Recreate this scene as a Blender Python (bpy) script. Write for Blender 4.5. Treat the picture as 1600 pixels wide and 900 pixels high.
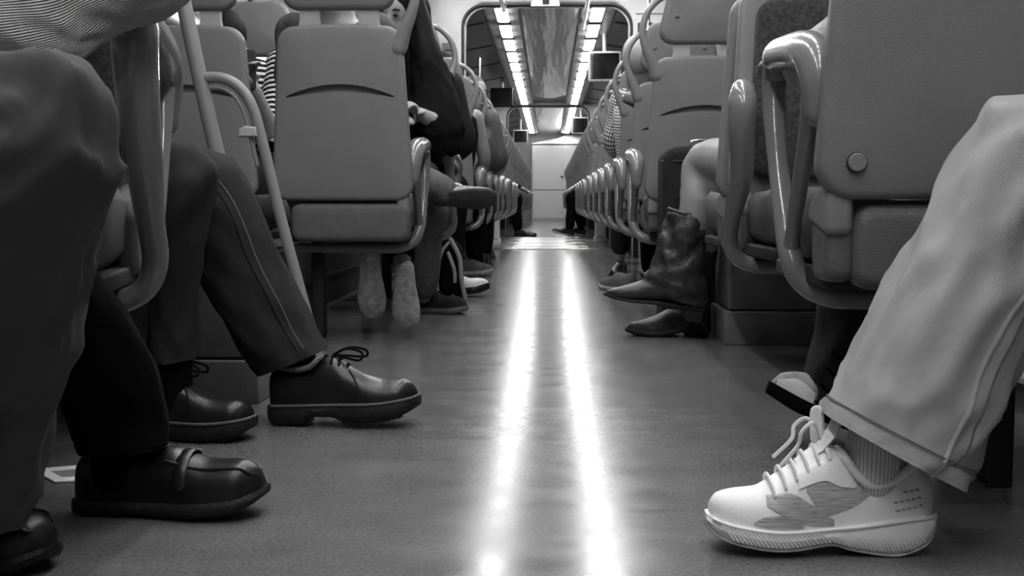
import bpy, bmesh, math, random
from mathutils import Vector, Matrix, noise
random.seed(7)
V = Vector
scene = bpy.context.scene
col = scene.collection
for o in list(bpy.data.objects):
    bpy.data.objects.remove(o)

# ------------------------------------------------------------------ camera
F, VPX, VPY, CAMH = 1800.0, 858.0, 315.0, 0.45      # focal length in px of a 1600x900 frame
PH = math.atan((450 - VPY) / F)
TH = math.atan((VPX - 800) / F * math.cos(PH))
cam = bpy.data.cameras.new('camera')
cam.sensor_width = 36.0
cam.lens = 36.0 * F / 1600.0
cam.clip_start = 0.05
cam_ob = bpy.data.objects.new('camera', cam)
cam_ob.location = (0, 0, CAMH)
cam_ob.rotation_euler = (math.pi / 2 - PH, 0, TH)
cam.dof.use_dof = True
cam.dof.focus_distance = 2.2
cam.dof.aperture_fstop = 20.0
col.objects.link(cam_ob)
scene.camera = cam_ob

# ------------------------------------------------------------------ world and exposure
world = bpy.data.worlds.new('world')
scene.world = world
world.use_nodes = True
world.node_tree.nodes['Background'].inputs[0].default_value = (1, 1, 1, 1)
world.node_tree.nodes['Background'].inputs[1].default_value = 0.004
scene.view_settings.view_transform = 'Standard'
scene.view_settings.look = 'None'
scene.view_settings.exposure = 0.42
scene.view_settings.gamma = 1.0
scene.view_settings.use_curve_mapping = False
LAMP, LAMP_FAR = 36.0, 17.0      # emission of the ceiling lamp diffusers before and beyond the first partition

_r = V((math.cos(TH), math.sin(TH), 0))
_f = V((-math.sin(TH) * math.cos(PH), math.cos(TH) * math.cos(PH), -math.sin(PH)))
_u = _r.cross(_f)
def at(px, py, Y):
    """the point at distance Y down the aisle that the photograph shows at pixel (px, py)"""
    d = _r * ((px - 800) / F) + _u * ((450 - py) / F) + _f
    return V((0, 0, CAMH)) + d * (Y / d.y)

# ------------------------------------------------------------------ materials
def mat(name, v, rough=.5, metal=0., var=0., scale=20., bump=0., bscale=60., spec=.5, stretch=None, coat=0., sheen=0., uv=None):
    m = bpy.data.materials.new(name)
    m.use_nodes = True
    nt = m.node_tree
    p = nt.nodes['Principled BSDF']
    p.inputs['Base Color'].default_value = (v, v, v, 1)
    p.inputs['Roughness'].default_value = rough
    p.inputs['Metallic'].default_value = metal
    p.inputs['Specular IOR Level'].default_value = spec
    p.inputs['Coat Weight'].default_value = coat
    if sheen:
        p.inputs['Sheen Weight'].default_value = sheen
    tc = nt.nodes.new('ShaderNodeTexCoord')
    mp = nt.nodes.new('ShaderNodeMapping')
    nt.links.new(tc.outputs['UV' if uv else 'Object'], mp.inputs['Vector'])
    if stretch:
        mp.inputs['Scale'].default_value = stretch
    if var:
        n = nt.nodes.new('ShaderNodeTexNoise')
        n.inputs['Scale'].default_value = scale
        n.inputs['Detail'].default_value = 4
        nt.links.new(mp.outputs[0], n.inputs['Vector'])
        r = nt.nodes.new('ShaderNodeMapRange')
        r.inputs['From Min'].default_value = .3
        r.inputs['From Max'].default_value = .7
        r.inputs['To Min'].default_value = v * (1 - var)
        r.inputs['To Max'].default_value = v * (1 + var)
        nt.links.new(n.outputs['Fac'], r.inputs['Value'])
        nt.links.new(r.outputs[0], p.inputs['Base Color'])
    if bump:
        n2 = nt.nodes.new('ShaderNodeTexNoise')
        n2.inputs['Scale'].default_value = bscale
        n2.inputs['Detail'].default_value = 3
        nt.links.new(mp.outputs[0], n2.inputs['Vector'])
        b = nt.nodes.new('ShaderNodeBump')
        b.inputs['Strength'].default_value = bump
        b.inputs['Distance'].default_value = .004
        nt.links.new(n2.outputs['Fac'], b.inputs['Height'])
        nt.links.new(b.outputs[0], p.inputs['Normal'])
    return m

def uvpattern(name, kind, dark, light, su, sv, rough=.85, bump=.4, thr=.5):
    """cloth with a woven pattern in metres of UV: 'stripe' along v, 'twill' diagonal, 'check'"""
    m = mat(name, light, rough, spec=.2)
    nt = m.node_tree
    p = nt.nodes['Principled BSDF']
    uv = nt.nodes.new('ShaderNodeUVMap')
    sep = nt.nodes.new('ShaderNodeSeparateXYZ')
    nt.links.new(uv.outputs[0], sep.inputs[0])
    def math_(op, a, b=None):
        n = nt.nodes.new('ShaderNodeMath')
        n.operation = op
        for i, x in enumerate((a, b)):
            if x is None: continue
            if isinstance(x, (int, float)): n.inputs[i].default_value = x
            else: nt.links.new(x, n.inputs[i])
        return n.outputs[0]
    ns = nt.nodes.new('ShaderNodeTexNoise')
    ns.inputs['Scale'].default_value = 9
    ns.inputs['Detail'].default_value = 3
    u = math_('MULTIPLY', sep.outputs[0], su)
    v = math_('MULTIPLY', sep.outputs[1], sv)
    if kind == 'twill':
        h = math_('SINE', math_('MULTIPLY', math_('ADD', u, v), 6.2832))
        h = math_('ADD', math_('MULTIPLY', h, .25), .5)
        g = math_('ADD', math_('MULTIPLY', h, .45), math_('MULTIPLY', ns.outputs['Fac'], .55))
    elif kind == 'rib':
        h = g = math_('ADD', math_('MULTIPLY', math_('SINE', math_('MULTIPLY', u, 6.2832)), .5), .5)
    elif kind == 'stripe':
        h = math_('ADD', math_('MULTIPLY', math_('SINE', math_('MULTIPLY', v, 6.2832)), .5), .5)
        g = math_('GREATER_THAN', h, thr) if thr != .5 else math_('ADD', math_('MULTIPLY', h, .8), math_('MULTIPLY', ns.outputs['Fac'], .2))
    else:
        a = math_('GREATER_THAN', math_('SINE', math_('MULTIPLY', u, 6.2832)), .55)
        b = math_('GREATER_THAN', math_('SINE', math_('MULTIPLY', v, 6.2832)), .55)
        h = g = math_('SUBTRACT', 1., math_('MAXIMUM', a, b))
    r = nt.nodes.new('ShaderNodeMapRange')
    r.inputs['To Min'].default_value = dark
    r.inputs['To Max'].default_value = light
    nt.links.new(g, r.inputs['Value'])
    nt.links.new(r.outputs[0], p.inputs['Base Color'])
    b = nt.nodes.new('ShaderNodeBump')
    b.inputs['Strength'].default_value = bump
    b.inputs['Distance'].default_value = .002
    nt.links.new(h, b.inputs['Height'])
    nt.links.new(b.outputs[0], p.inputs['Normal'])
    return m

def emit(name, s):
    m = bpy.data.materials.new(name)
    m.use_nodes = True
    p = m.node_tree.nodes['Principled BSDF']
    p.inputs['Base Color'].default_value = (.8, .8, .8, 1)
    p.inputs['Emission Color'].default_value = (1, 1, 1, 1)
    p.inputs['Emission Strength'].default_value = s
    return m

M = dict(
    shell=mat('seat_plastic', .20, .48, var=.06, scale=6, bump=.25, bscale=420),
    shell2=mat('seat_plastic_light', .45, .45, bump=.15, bscale=300),
    fabric=mat('seat_fabric', .05, .9, var=.45, scale=90, bump=.5, bscale=260, spec=.2, sheen=.1),
    cushion=mat('seat_vinyl', .105, .55, var=.12, scale=30, bump=.35, bscale=380),
    arm=mat('armrest_gloss', .2, .22, coat=.4),
    tube=mat('painted_tube', .26, .3),
    rail=mat('rail_tube', .24, .4, bump=.1, bscale=300),
    cap=mat('bolt_plastic', .13, .5),
    black=mat('black_underside', .012, .7),
    steel=mat('brushed_steel', .55, .3, metal=1., var=.15, scale=14, stretch=(1, 25, 1)),
    white=mat('white_laminate', .80, .42, bump=.05),
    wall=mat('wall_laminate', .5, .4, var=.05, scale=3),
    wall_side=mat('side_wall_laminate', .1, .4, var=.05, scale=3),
    shade_box=mat('shade_box_dark', .025, .6),  # near-black, for the boxes that deepen the shade below the seats
    hinge=mat('hinge_plastic', .22, .45),
    lower=mat('plinth_grey', .17, .55, var=.15, scale=20, bump=.2, bscale=200),
    seam=mat('dark_gasket', .02, .6),
    ceil=mat('ceiling_laminate', .3, .35),
    slope=mat('ceiling_slope_panel', .16, .3, var=.15, scale=3),
    glass=mat('dark_window_glass', .01, .06),
    screen=mat('dark_screen', .008, .08),
    lamp=emit('lamp_diffuser', LAMP),
    lamp_far=emit('lamp_diffuser_far', LAMP_FAR),
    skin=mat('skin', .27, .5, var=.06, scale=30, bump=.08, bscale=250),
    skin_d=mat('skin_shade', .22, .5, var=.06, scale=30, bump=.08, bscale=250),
    hair=mat('black_hair', .004, .6, spec=.15, bump=.5, bscale=90, stretch=(6, 6, .5)),
    hair_l=mat('pale_hair', .5, .5, bump=.6, bscale=90, stretch=(6, 6, .5)),
    black_cloth=mat('black_cloth', .0045, .95, spec=.1, bump=.4, bscale=120),
    dark_cloth=mat('dark_cloth', .02, .9, spec=.2, var=.25, scale=60, bump=.4, bscale=200),
    mid_cloth=mat('mid_cloth', .12, .9, spec=.2, var=.2, scale=60, bump=.4, bscale=200),
    trousers=uvpattern('brushed_cotton_trousers', 'twill', .035, .12, 700, 500, bump=.2),
    jeans_light=uvpattern('light_washed_denim', 'twill', .13, .62, 420, 300, bump=.35),
    jeans_dark=uvpattern('dark_denim', 'twill', .006, .042, 420, 420, bump=.3),
    knit=uvpattern('ribbed_knit', 'rib', .12, .75, 330, 0, bump=.8),
    stripes=uvpattern('striped_jersey', 'stripe', .01, .75, 0, 42, thr=.62),
    check=uvpattern('checked_shirt', 'check', .05, .75, 62, 62),
    sock=uvpattern('ribbed_sock', 'rib', .5, .85, 190, 1, bump=.8),
    shoe_white=mat('white_mesh_upper', .86, .55, bump=.35, bscale=900),
    shoe_mesh=mat('grey_mesh_panel', .42, .7, var=.4, scale=160, stretch=(.25, 1, 5), bump=.4, bscale=500),
    sole_white=mat('white_foam_sole', .8, .5, bump=.1, bscale=300),
    lace=mat('white_lace', .82, .7, bump=.4, bscale=800),
    leather=mat('black_leather', .006, .36, bump=.10, bscale=60),
    leather_m=mat('worn_black_leather', .009, .33, bump=.14, bscale=50),
    boot=mat('cowboy_boot_leather', .03, .45, var=.3, scale=30, bump=.5, bscale=70),
    rubber=mat('black_rubber', .006, .6, bump=.3, bscale=200),
    welt=mat('stitched_welt', .11, .6, bump=.5, bscale=500),
    buckle=mat('buckle_metal', .8, .2, metal=1.),
    tan=mat('pale_suede', .36, .8, var=.3, scale=50, bump=.3, bscale=200),
    tan_d=mat('dark_sole', .05, .7, var=.3, scale=40),
    paper=mat('white_paper', .8, .7),
    print_=mat('grey_print', .22, .6, var=.3, scale=40),
    poster=mat('poster_grey', .18, .5, var=.3, scale=25),
    chrome=mat('chrome_tube', .7, .18, metal=1.),
)

# floor: speckled worn linoleum, its polish changing from place to place
def floor_mat():
    m = mat('linoleum', .15, .2, spec=.26)
    nt = m.node_tree
    p = nt.nodes['Principled BSDF']
    tc = nt.nodes.new('ShaderNodeTexCoord')
    def nz(scale, st, det=5):
        mp = nt.nodes.new('ShaderNodeMapping')
        mp.inputs['Scale'].default_value = st
        nt.links.new(tc.outputs['Object'], mp.inputs[0])
        n = nt.nodes.new('ShaderNodeTexNoise')
        n.inputs['Scale'].default_value = scale
        n.inputs['Detail'].default_value = det
        n.inputs['Roughness'].default_value = .65
        nt.links.new(mp.outputs[0], n.inputs['Vector'])
        return n.outputs['Fac']
    def mr(x, a, b, c, d):
        r = nt.nodes.new('ShaderNodeMapRange')
        for k, val in zip(('From Min', 'From Max', 'To Min', 'To Max'), (a, b, c, d)):
            r.inputs[k].default_value = val
        nt.links.new(x, r.inputs['Value'])
        return r.outputs[0]
    mix = nt.nodes.new('ShaderNodeMath'); mix.operation = 'MULTIPLY'
    nt.links.new(mr(nz(4, (1, 1.6, 1)), .25, .75, .75, 1.2), mix.inputs[0])
    nt.links.new(mr(nz(160, (1, 1, 1), 2), .3, .7, .095, .165), mix.inputs[1])
    nt.links.new(mix.outputs[0], p.inputs['Base Color'])
    nt.links.new(mr(nz(7, (.8, 2., 1)), .3, .7, .145, .24), p.inputs['Roughness'])
    b = nt.nodes.new('ShaderNodeBump')
    b.inputs['Strength'].default_value = .06
    b.inputs['Distance'].default_value = .003
    nt.links.new(nz(9, (.6, 1.2, 1), 3), b.inputs['Height'])
    nt.links.new(b.outputs[0], p.inputs['Normal'])
    return m
M['floor'] = floor_mat()
# ------------------------------------------------------------------ mesh helpers
def cat1(xs, ys, x):
    """smooth interpolation of ys over increasing xs"""
    n = len(xs)
    if x <= xs[0]: return ys[0]
    if x >= xs[-1]: return ys[-1]
    i = max(k for k in range(n - 1) if xs[k] <= x)
    h = xs[i + 1] - xs[i]
    t = (x - xs[i]) / h
    def sl(k):
        if k == 0: return (ys[1] - ys[0]) / (xs[1] - xs[0])
        if k == n - 1: return (ys[-1] - ys[-2]) / (xs[-1] - xs[-2])
        a = (ys[k] - ys[k - 1]) / (xs[k] - xs[k - 1]); b = (ys[k + 1] - ys[k]) / (xs[k + 1] - xs[k])
        return 0 if a * b <= 0 else 2 * a * b / (a + b)
    a, b = sl(i) * h, sl(i + 1) * h
    return (2*t**3 - 3*t*t + 1) * ys[i] + (t**3 - 2*t*t + t) * a + (-2*t**3 + 3*t*t) * ys[i + 1] + (t**3 - t*t) * b

def spline(pts, k=6):
    """Catmull-Rom through points (any vectors), k steps a span"""
    P = [V(p) for p in pts]
    if len(P) < 3: 
        return [P[0].lerp(P[1], i / k) for i in range(k + 1)]
    out = []
    for i in range(len(P) - 1):
        p1, p2 = P[i], P[i + 1]
        p0 = P[i - 1] if i else p1 * 2 - p2
        p3 = P[i + 2] if i + 2 < len(P) else p2 * 2 - p1
        for j in range(k):
            t = j / k
            out.append(.5 * ((2 * p1) + (p2 - p0) * t + (2 * p0 - 5 * p1 + 4 * p2 - p3) * t * t + (3 * p1 - p0 - 3 * p2 + p3) * t ** 3))
    out.append(P[-1])
    return out

def lerplist(vals, n):
    if isinstance(vals, (int, float)): return [vals] * n
    m = len(vals) - 1
    out = []
    for i in range(n):
        x = i / (n - 1) * m
        k = min(int(x), m - 1)
        out.append(vals[k] + (vals[k + 1] - vals[k]) * (x - k))
    return out

class Geo:
    def __init__(s):
        s.v, s.f, s.uv = [], [], []
    def face(s, idx, uv=None):
        s.f.append(tuple(idx)); s.uv.append(uv or [(0, 0)] * len(idx))
    def loft(s, rings, cap0=True, cap1=True, closed=True):
        base, n = len(s.v), len(rings[0])
        for r in rings: s.v += [V(p) for p in r]
        per = sum((V(rings[0][i]) - V(rings[0][(i + 1) % n])).length for i in range(n)) or .1
        mid = rings[len(rings) // 2]
        per = sum((V(mid[i]) - V(mid[(i + 1) % n])).length for i in range(n)) or per
        L = 0.
        cs = [sum((V(p) for p in r), V((0, 0, 0))) / n for r in rings]
        for j in range(len(rings) - 1):
            L2 = L + (cs[j + 1] - cs[j]).length
            for i in range(n if closed else n - 1):
                i2 = (i + 1) % n
                a = base + j * n
                s.face((a + i, a + i2, a + n + i2, a + n + i),
                       [(i / n * per, L), ((i + 1) / n * per, L), ((i + 1) / n * per, L2), (i / n * per, L2)])
            L = L2
        if closed and cap0: s.face([base + i for i in range(n)][::-1])
        if closed and cap1: s.face([base + (len(rings) - 1) * n + i for i in range(n)])
        return s
    def tube(s, pts, r, n=10, k=0, flat=1., up=None, cap=True):
        P = spline(pts, k) if k else [V(p) for p in pts]
        R = lerplist(r, len(P))
        T = []
        for i in range(len(P)):
            d = P[min(i + 1, len(P) - 1)] - P[max(i - 1, 0)]
            T.append(d.normalized() if d.length > 1e-9 else V((0, 0, 1)))
        a = V(up) if up else (V((0, 0, 1)) if abs(T[0].z) < .9 else V((1, 0, 0)))
        rings = []
        def rg(c, t, a, rr):
            b = t.cross(a).normalized()
            return [c + a * (math.cos(q) * rr) + b * (math.sin(q) * rr * flat) for q in (2 * math.pi * i / n for i in range(n))]
        for i, c in enumerate(P):
            a = (a - T[i] * a.dot(T[i]))
            a = a.normalized() if a.length > 1e-6 else T[i].orthogonal().normalized()
            if i == 0 and cap:
                for q in (80, 50, 25):
                    rings.append(rg(c - T[i] * R[0] * math.sin(math.radians(q)), T[i], a, R[0] * math.cos(math.radians(q))))
            rings.append(rg(c, T[i], a, R[i]))
            if i == len(P) - 1 and cap:
                for q in (25, 50, 80):
                    rings.append(rg(c + T[i] * R[-1] * math.sin(math.radians(q)), T[i], a, R[-1] * math.cos(math.radians(q))))
        return s.loft(rings)
    def box(s, lo, hi, bev=0.):
        lo, hi = V(lo), V(hi)
        if bev <= 0:
            b = len(s.v)
            for z in (lo.z, hi.z):
                for x, y in ((lo.x, lo.y), (hi.x, lo.y), (hi.x, hi.y), (lo.x, hi.y)): s.v.append(V((x, y, z)))
            for q in ((3, 2, 1, 0), (4, 5, 6, 7), (0, 1, 5, 4), (1, 2, 6, 5), (2, 3, 7, 6), (3, 0, 4, 7)): s.face([b + i for i in q])
            return s
        o = rrect(lo.x, lo.y, hi.x, hi.y, bev, 3)
        return s.slab(o, lo.z, hi.z, bev * .6, axis='z')
    def slab(s, outline, d0, d1, r, axis='y', bulge0=0., bulge1=0., steps=4):
        """extruded outline with rounded edges. axis y: outline is (x,z); axis z: outline is (x,y); axis x: (y,z)"""
        n = len(outline)
        O = [V((p[0], p[1])) for p in outline]
        c = sum(O, V((0, 0))) / n
        nor = []
        for i in range(n):
            t = (O[(i + 1) % n] - O[i - 1]).normalized()
            nn = V((t.y, -t.x))
            nor.append(nn)
        area = sum(O[i].x * O[(i + 1) % n].y - O[(i + 1) % n].x * O[i].y for i in range(n))
        if area < 0: nor = [-q for q in nor]
        def P(p, d):
            return V((p.x, d, p.y)) if axis == 'y' else V((p.x, p.y, d)) if axis == 'z' else V((d, p.x, p.y))
        rings = []
        sgn = 1 if d1 > d0 else -1
        def inset(q): return [O[i] - nor[i] * q for i in range(n)]
        I = inset(r)
        inner = [.12, .4, .7, .9]
        for sc in inner:
            rings.append([P(c.lerp(p, sc), d0 - sgn * bulge0 * (1 - sc * sc)) for p in I])
        for k in range(steps + 1):
            a = math.pi / 2 * k / steps
            rings.append([P(p, d0 + sgn * r * (1 - math.cos(a))) for p in inset(r * (1 - math.sin(a)))])
        for k in range(steps + 1):
            a = math.pi / 2 * (1 - k / steps)
            rings.append([P(p, d1 - sgn * r * (1 - math.cos(a))) for p in inset(r * (1 - math.sin(a)))])
        for sc in inner[::-1]:
            rings.append([P(c.lerp(p, sc), d1 + sgn * bulge1 * (1 - sc * sc)) for p in I])
        return s.loft(rings)
    def ellipsoid(s, c, rx, ry, rz, n=14, m=9, rot=None):
        c = V(c)
        rings = []
        for j in range(m + 1):
            a = -math.pi / 2 + math.pi * (j + .02) / (m + .04)
            rg = []
            for i in range(n):
                q = 2 * math.pi * i / n
                p = V((math.cos(a) * math.cos(q) * rx, math.cos(a) * math.sin(q) * ry, math.sin(a) * rz))
                rg.append(c + (rot @ p if rot else p))
            rings.append(rg)
        return s.loft(rings)
    def xform(s, mtx):
        s.v = [mtx @ p for p in s.v]; return s
    def mesh(s, name, m, angle=40):
        me = bpy.data.meshes.new(name)
        me.from_pydata([tuple(p) for p in s.v], [], s.f)
        uvl = me.uv_layers.new(name='UVMap')
        flat = [x for f in s.uv for q in f for x in q]
        uvl.data.foreach_set('uv', flat)
        me.validate()
        bm = bmesh.new(); bm.from_mesh(me)
        bmesh.ops.recalc_face_normals(bm, faces=bm.faces)
        bm.to_mesh(me); bm.free()
        me.shade_smooth()
        if angle < 180: me.set_sharp_from_angle(angle=math.radians(angle))
        me.materials.append(M[m] if isinstance(m, str) else m)
        return me
    def obj(s, name, m, parent=None, angle=40):
        return link(name, s.mesh(name, m, angle), parent)

def rrect(x0, y0, x1, y1, r, seg=5):
    return rpoly([(x0, y0), (x1, y0), (x1, y1), (x0, y1)], r, seg)
def rpoly(c, r, seg=5, sub=4):
    """rounded convex polygon, corner radius r (number or list), edges subdivided"""
    n = len(c); C = [V(p) for p in c]; out = []
    R = [r] * n if isinstance(r, (int, float)) else r
    for i in range(n):
        p, a, b = C[i], C[i - 1], C[(i + 1) % n]
        u, w = (a - p).normalized(), (b - p).normalized()
        ang = math.acos(max(-1, min(1, u.dot(w))))
        d = min(R[i] / math.tan(ang / 2), (a - p).length * .49, (b - p).length * .49)
        rr = d * math.tan(ang / 2)
        ctr = p + (u + w).normalized() * (rr / math.sin(ang / 2))
        s0, s1 = p + u * d - ctr, p + w * d - ctr
        a0, a1 = math.atan2(s0.y, s0.x), math.atan2(s1.y, s1.x)
        da = (a1 - a0 + math.pi) % (2 * math.pi) - math.pi
        for k in range(seg + 1):
            q = a0 + da * k / seg
            out.append(ctr + V((math.cos(q), math.sin(q))) * rr)
    res = []
    for i in range(len(out)):
        p, q = out[i], out[(i + 1) % len(out)]
        res.append(p)
        if (q - p).length > .08:
            for k in range(1, sub): res.append(p.lerp(q, k / sub))
    return res

def link(name, data, parent=None):
    o = bpy.data.objects.new(name, data)
    col.objects.link(o)
    if parent is not None:
        o.parent = parent
        if parent.type == 'EMPTY' or True:
            o.matrix_parent_inverse = Matrix.Identity(4)
    return o
def tag(o, label=None, cat=None, group=None, kind=None):
    if label: o['label'] = label
    if cat: o['category'] = cat
    if group: o['group'] = group
    if kind: o['kind'] = kind
    return o
def thing(name, label, cat, loc=(0, 0, 0), rz=0., group=None):
    o = link(name, None)
    o.location = loc; o.rotation_euler = (0, 0, rz)
    o.empty_display_size = .05
    return tag(o, label, cat, group)
def struct(name, g, m, parent=None, angle=40):
    o = g.obj(name, m, parent, angle)
    if parent is None: o['kind'] = 'structure'
    return o
def remesh(o, voxel=.012, smooth=4):
    md = o.modifiers.new('remesh', 'REMESH'); md.mode = 'VOXEL'; md.voxel_size = voxel; md.use_smooth_shade = True
    if smooth:
        sm = o.modifiers.new('smooth', 'SMOOTH'); sm.factor = .5; sm.iterations = smooth
    return o
ORD = ['first', 'second', 'third', 'fourth', 'fifth', 'sixth', 'seventh', 'eighth', 'ninth', 'tenth', 'eleventh', 'twelfth', 'thirteenth',
       'fourteenth', 'fifteenth', 'sixteenth', 'seventeenth', 'eighteenth', 'nineteenth', 'twentieth', 'twenty-first', 'twenty-second',
       'twenty-third', 'twenty-fourth', 'twenty-fifth', 'twenty-sixth', 'twenty-seventh', 'twenty-eighth', 'twenty-ninth', 'thirtieth']

# ================================================================== the carriage
HW, Y0, Y1 = 1.45, -2.5, 28.6
P1Y, P2Y = 9.8, 20.0                 # the two partitions with rounded openings
ZN, ZF = 2.34, 2.12                  # ceiling before and beyond the first partition
g = Geo().box((-HW, Y0, -.05), (HW, Y1, 0)); struct('floor', g, 'floor')
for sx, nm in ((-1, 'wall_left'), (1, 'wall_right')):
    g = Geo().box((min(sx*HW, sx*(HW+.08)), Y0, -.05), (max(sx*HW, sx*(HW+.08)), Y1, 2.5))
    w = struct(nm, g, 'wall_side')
    g = Geo().box((sx*HW - .012, Y0, .62), (sx*HW + .012, Y1, .66)); g.obj('ledge', 'shell', w)
wn = 0
for sx in (-1, 1):
    for k in range(16):
        y = Y0 + .5 + k * 1.9
        if y + 1.5 > Y1 or any(abs(y + .75 - p) < 1.0 for p in (P1Y, P2Y)): continue
        wn += 1
        x0, x1 = sorted((sx * (HW - .012), sx * (HW + .01)))
        fr = Geo()
        o = rrect(y, .85, y + 1.5, 1.75, .12)
        i_ = rrect(y + .04, .89, y + 1.46, 1.71, .09)
        n = len(o)
        fr.loft([[V((x1 if sx > 0 else x0, p.x, p.y)) for p in o], [V((x0 if sx > 0 else x1, p.x, p.y)) for p in o],
                 [V((x0 if sx > 0 else x1, p.x, p.y)) for p in i_], [V((x1 if sx > 0 else x0, p.x, p.y)) for p in i_]], False, False)
        w = struct('window_%d' % wn, fr, 'seam')
        pn = Geo().slab(i_, sx * (HW - .004), sx * (HW + .004), .001, axis='x'); pn.obj('pane', 'glass', w)

# end wall behind the camera and beyond the far cabinet
struct('wall_back', Geo().box((-HW, Y0 - .08, 0), (HW, Y0, 2.5)), 'wall')
struct('wall_far', Geo().box((-HW, Y1, 0), (HW, Y1 + .08, 2.5)), 'wall')

# ceilings: near one, and beyond the first partition a steel barrel, lamp troughs, grey strips, dark slopes
struct('ceiling', Geo().box((-HW, Y0, ZN), (HW, P1Y, ZN + .05)), 'ceil')
def strip(pts, y0, y1):
    g = Geo()
    g.loft([[V((x, y, z)) for x, z in pts] + [V((x, y, z + .03)) for x, z in pts[::-1]] for y in (y0, y1)])
    return g
def steel_ceiling():
    m = mat('rippled_steel_ceiling', .75, .16, metal=1.)
    nt = m.node_tree; p = nt.nodes['Principled BSDF']
    tc = nt.nodes.new('ShaderNodeTexCoord'); mp = nt.nodes.new('ShaderNodeMapping')
    mp.inputs['Scale'].default_value = (7, .3, 1)
    n = nt.nodes.new('ShaderNodeTexNoise'); n.inputs['Scale'].default_value = 1.6; n.inputs['Detail'].default_value = 2
    b = nt.nodes.new('ShaderNodeBump'); b.inputs['Strength'].default_value = .5; b.inputs['Distance'].default_value = .04
    nt.links.new(tc.outputs['Object'], mp.inputs[0]); nt.links.new(mp.outputs[0], n.inputs['Vector'])
    nt.links.new(n.outputs['Fac'], b.inputs['Height']); nt.links.new(b.outputs[0], p.inputs['Normal'])
    return m
M['steelc'] = steel_ceiling()
for k, (ya, yb) in enumerate(((P1Y + .1, P2Y - 1.6), (P2Y + .1, Y1))):
    nm = 'ceiling_far' if k == 0 else 'ceiling_end'
    yb2 = P2Y if k == 0 else Y1
    c = struct(nm, strip([(-HW, 2.02), (-.95, 2.06), (-.62, ZF), (.62, ZF), (.95, 2.06), (HW, 2.02)], ya, yb2).xform(Matrix.Translation((0, 0, .03))), 'slope')
    barrel = [(-.26 + .52 * i / 12, ZF + .01 - .05 * math.sin(math.pi * i / 12)) for i in range(13)]
    n_p = 4 if k == 0 else 3
    for q in range(n_p):
        a = ya + (yb - ya) * q / n_p; b = ya + (yb - ya) * (q + 1) / n_p
        strip(barrel, a + .008, b - .008).obj('barrel_panel', 'steelc', c)
    for sx in (-1, 1):
        strip([(sx * .28, ZF), (sx * .36, ZF - .012)][::sx], ya, yb2).obj('lamp_trough', 'white', c)
        strip([(sx * .49, ZF), (sx * .57, ZF - .004)][::sx], ya, yb2).obj('grey_strip', 'tube', c)
        for xx in (.478, .582):
            Geo().box((sx * xx - .006, ya, ZF - .012), (sx * xx + .006, yb2, ZF + .02)).obj('strip_gap', 'seam', c)
    y = ya + 1.2
    while y < yb2 - .3:
        for sx in (-1, 1):
            strip([(sx * .62, ZF + .022), (sx * .95, 2.082)][::sx], y, y + .012).obj('panel_joint', 'seam', c)
        y += 1.6

# partitions
def partition(name, Y, xl, xr, zt, ztop, exit_sign):
    o = rpoly([(xl, -.4), (xr, -.4), (xr, zt), (xl, zt)], [.01, .01, .19, .19], 8)
    o = [p for p in o]
    k0 = max(range(len(o)), key=lambda i: (o[i].x > 0, -o[i].y))
    o = o[k0:] + o[:k0]
    path = [p for p in o if p.y > -.3]
    path = [V((xr, 0))] + path + [V((xl, 0))]
    cx, cz = (xl + xr) / 2, .9
    outer = []
    for p in path:
        dx, dz = p.x - cx, p.y - cz
        if p.y <= 0: outer.append(V((HW if dx > 0 else -HW, 0))); continue
        tx = ((HW if dx > 0 else -HW) - cx) / dx if abs(dx) > 1e-6 else 1e9
        tz = ((ztop if dz > 0 else 0) - cz) / dz if abs(dz) > 1e-6 else 1e9
        t = min(tx, tz)
        outer.append(V((cx + dx * t, cz + dz * t)))
    for k in range(1, len(path) - 1):
        for sg in (1, -1):
            if abs(outer[k].x - sg * HW) < 1e-6 and any(abs(outer[q].y - ztop) < 1e-6 for q in (k - 1, k + 1)):
                outer[k] = V((sg * HW, ztop))
    def off(p, d):
        q = V((p.x - cx, p.y - cz)); 
        return V((p.x + (d if p.x > cx else -d) * (0 if abs(p.x - cx) < .4 else 1), p.y + (d if p.y > zt - .15 else 0)))
    rings = [[V((p.x, Y, p.y)) for p in outer], [V((off(p, .03).x, Y, off(p, .03).y)) for p in path],
             [V((p.x, Y + .03, p.y)) for p in path], [V((p.x, Y + .12, p.y)) for p in path], [V((p.x, Y + .15, p.y)) for p in outer]]
    g = Geo().loft(rings, closed=False)
    w = struct(name, g, 'wall', angle=50)
    Geo().tube([V((p.x, Y + .035, p.y)) for p in path], .016, 6).obj('gasket', 'seam', w)
    Geo().tube([V((p.x * .975, Y + .09, p.y - (.015 if p.y > .5 else 0))) for p in path], .012, 6).obj('jamb_strip', 'steel', w)
    return w
w1 = partition('wall_partition', P1Y, -.735, .692, 2.105, ZN + .05, True)
for px in (745, 957):
    p = at(px, 5, P1Y)
    Geo().box((p.x - .003, P1Y - .003, 2.14), (p.x + .003, P1Y + .01, ZN)).obj('panel_joint', 'seam', w1)
Geo().box((.72, P1Y - .003, 2.012), (HW, P1Y + .01, 2.018)).obj('panel_joint', 'seam', w1)
w2 = partition('wall_end_partition', P2Y, -.735, .692, 2.09, 2.3, False)

# steel threshold across the floor
th = struct('trim_1', Geo().box((-.66, 10.8, 0), (.60, 14.2, .006)), 'steel')
for y in (10.82, 11.3, 12.3, 13.3, 14.14):
    Geo().box((-.66, y, .006), (.60, y + .06, .014), .004).obj('tread_ridge', 'chrome', th)
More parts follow.
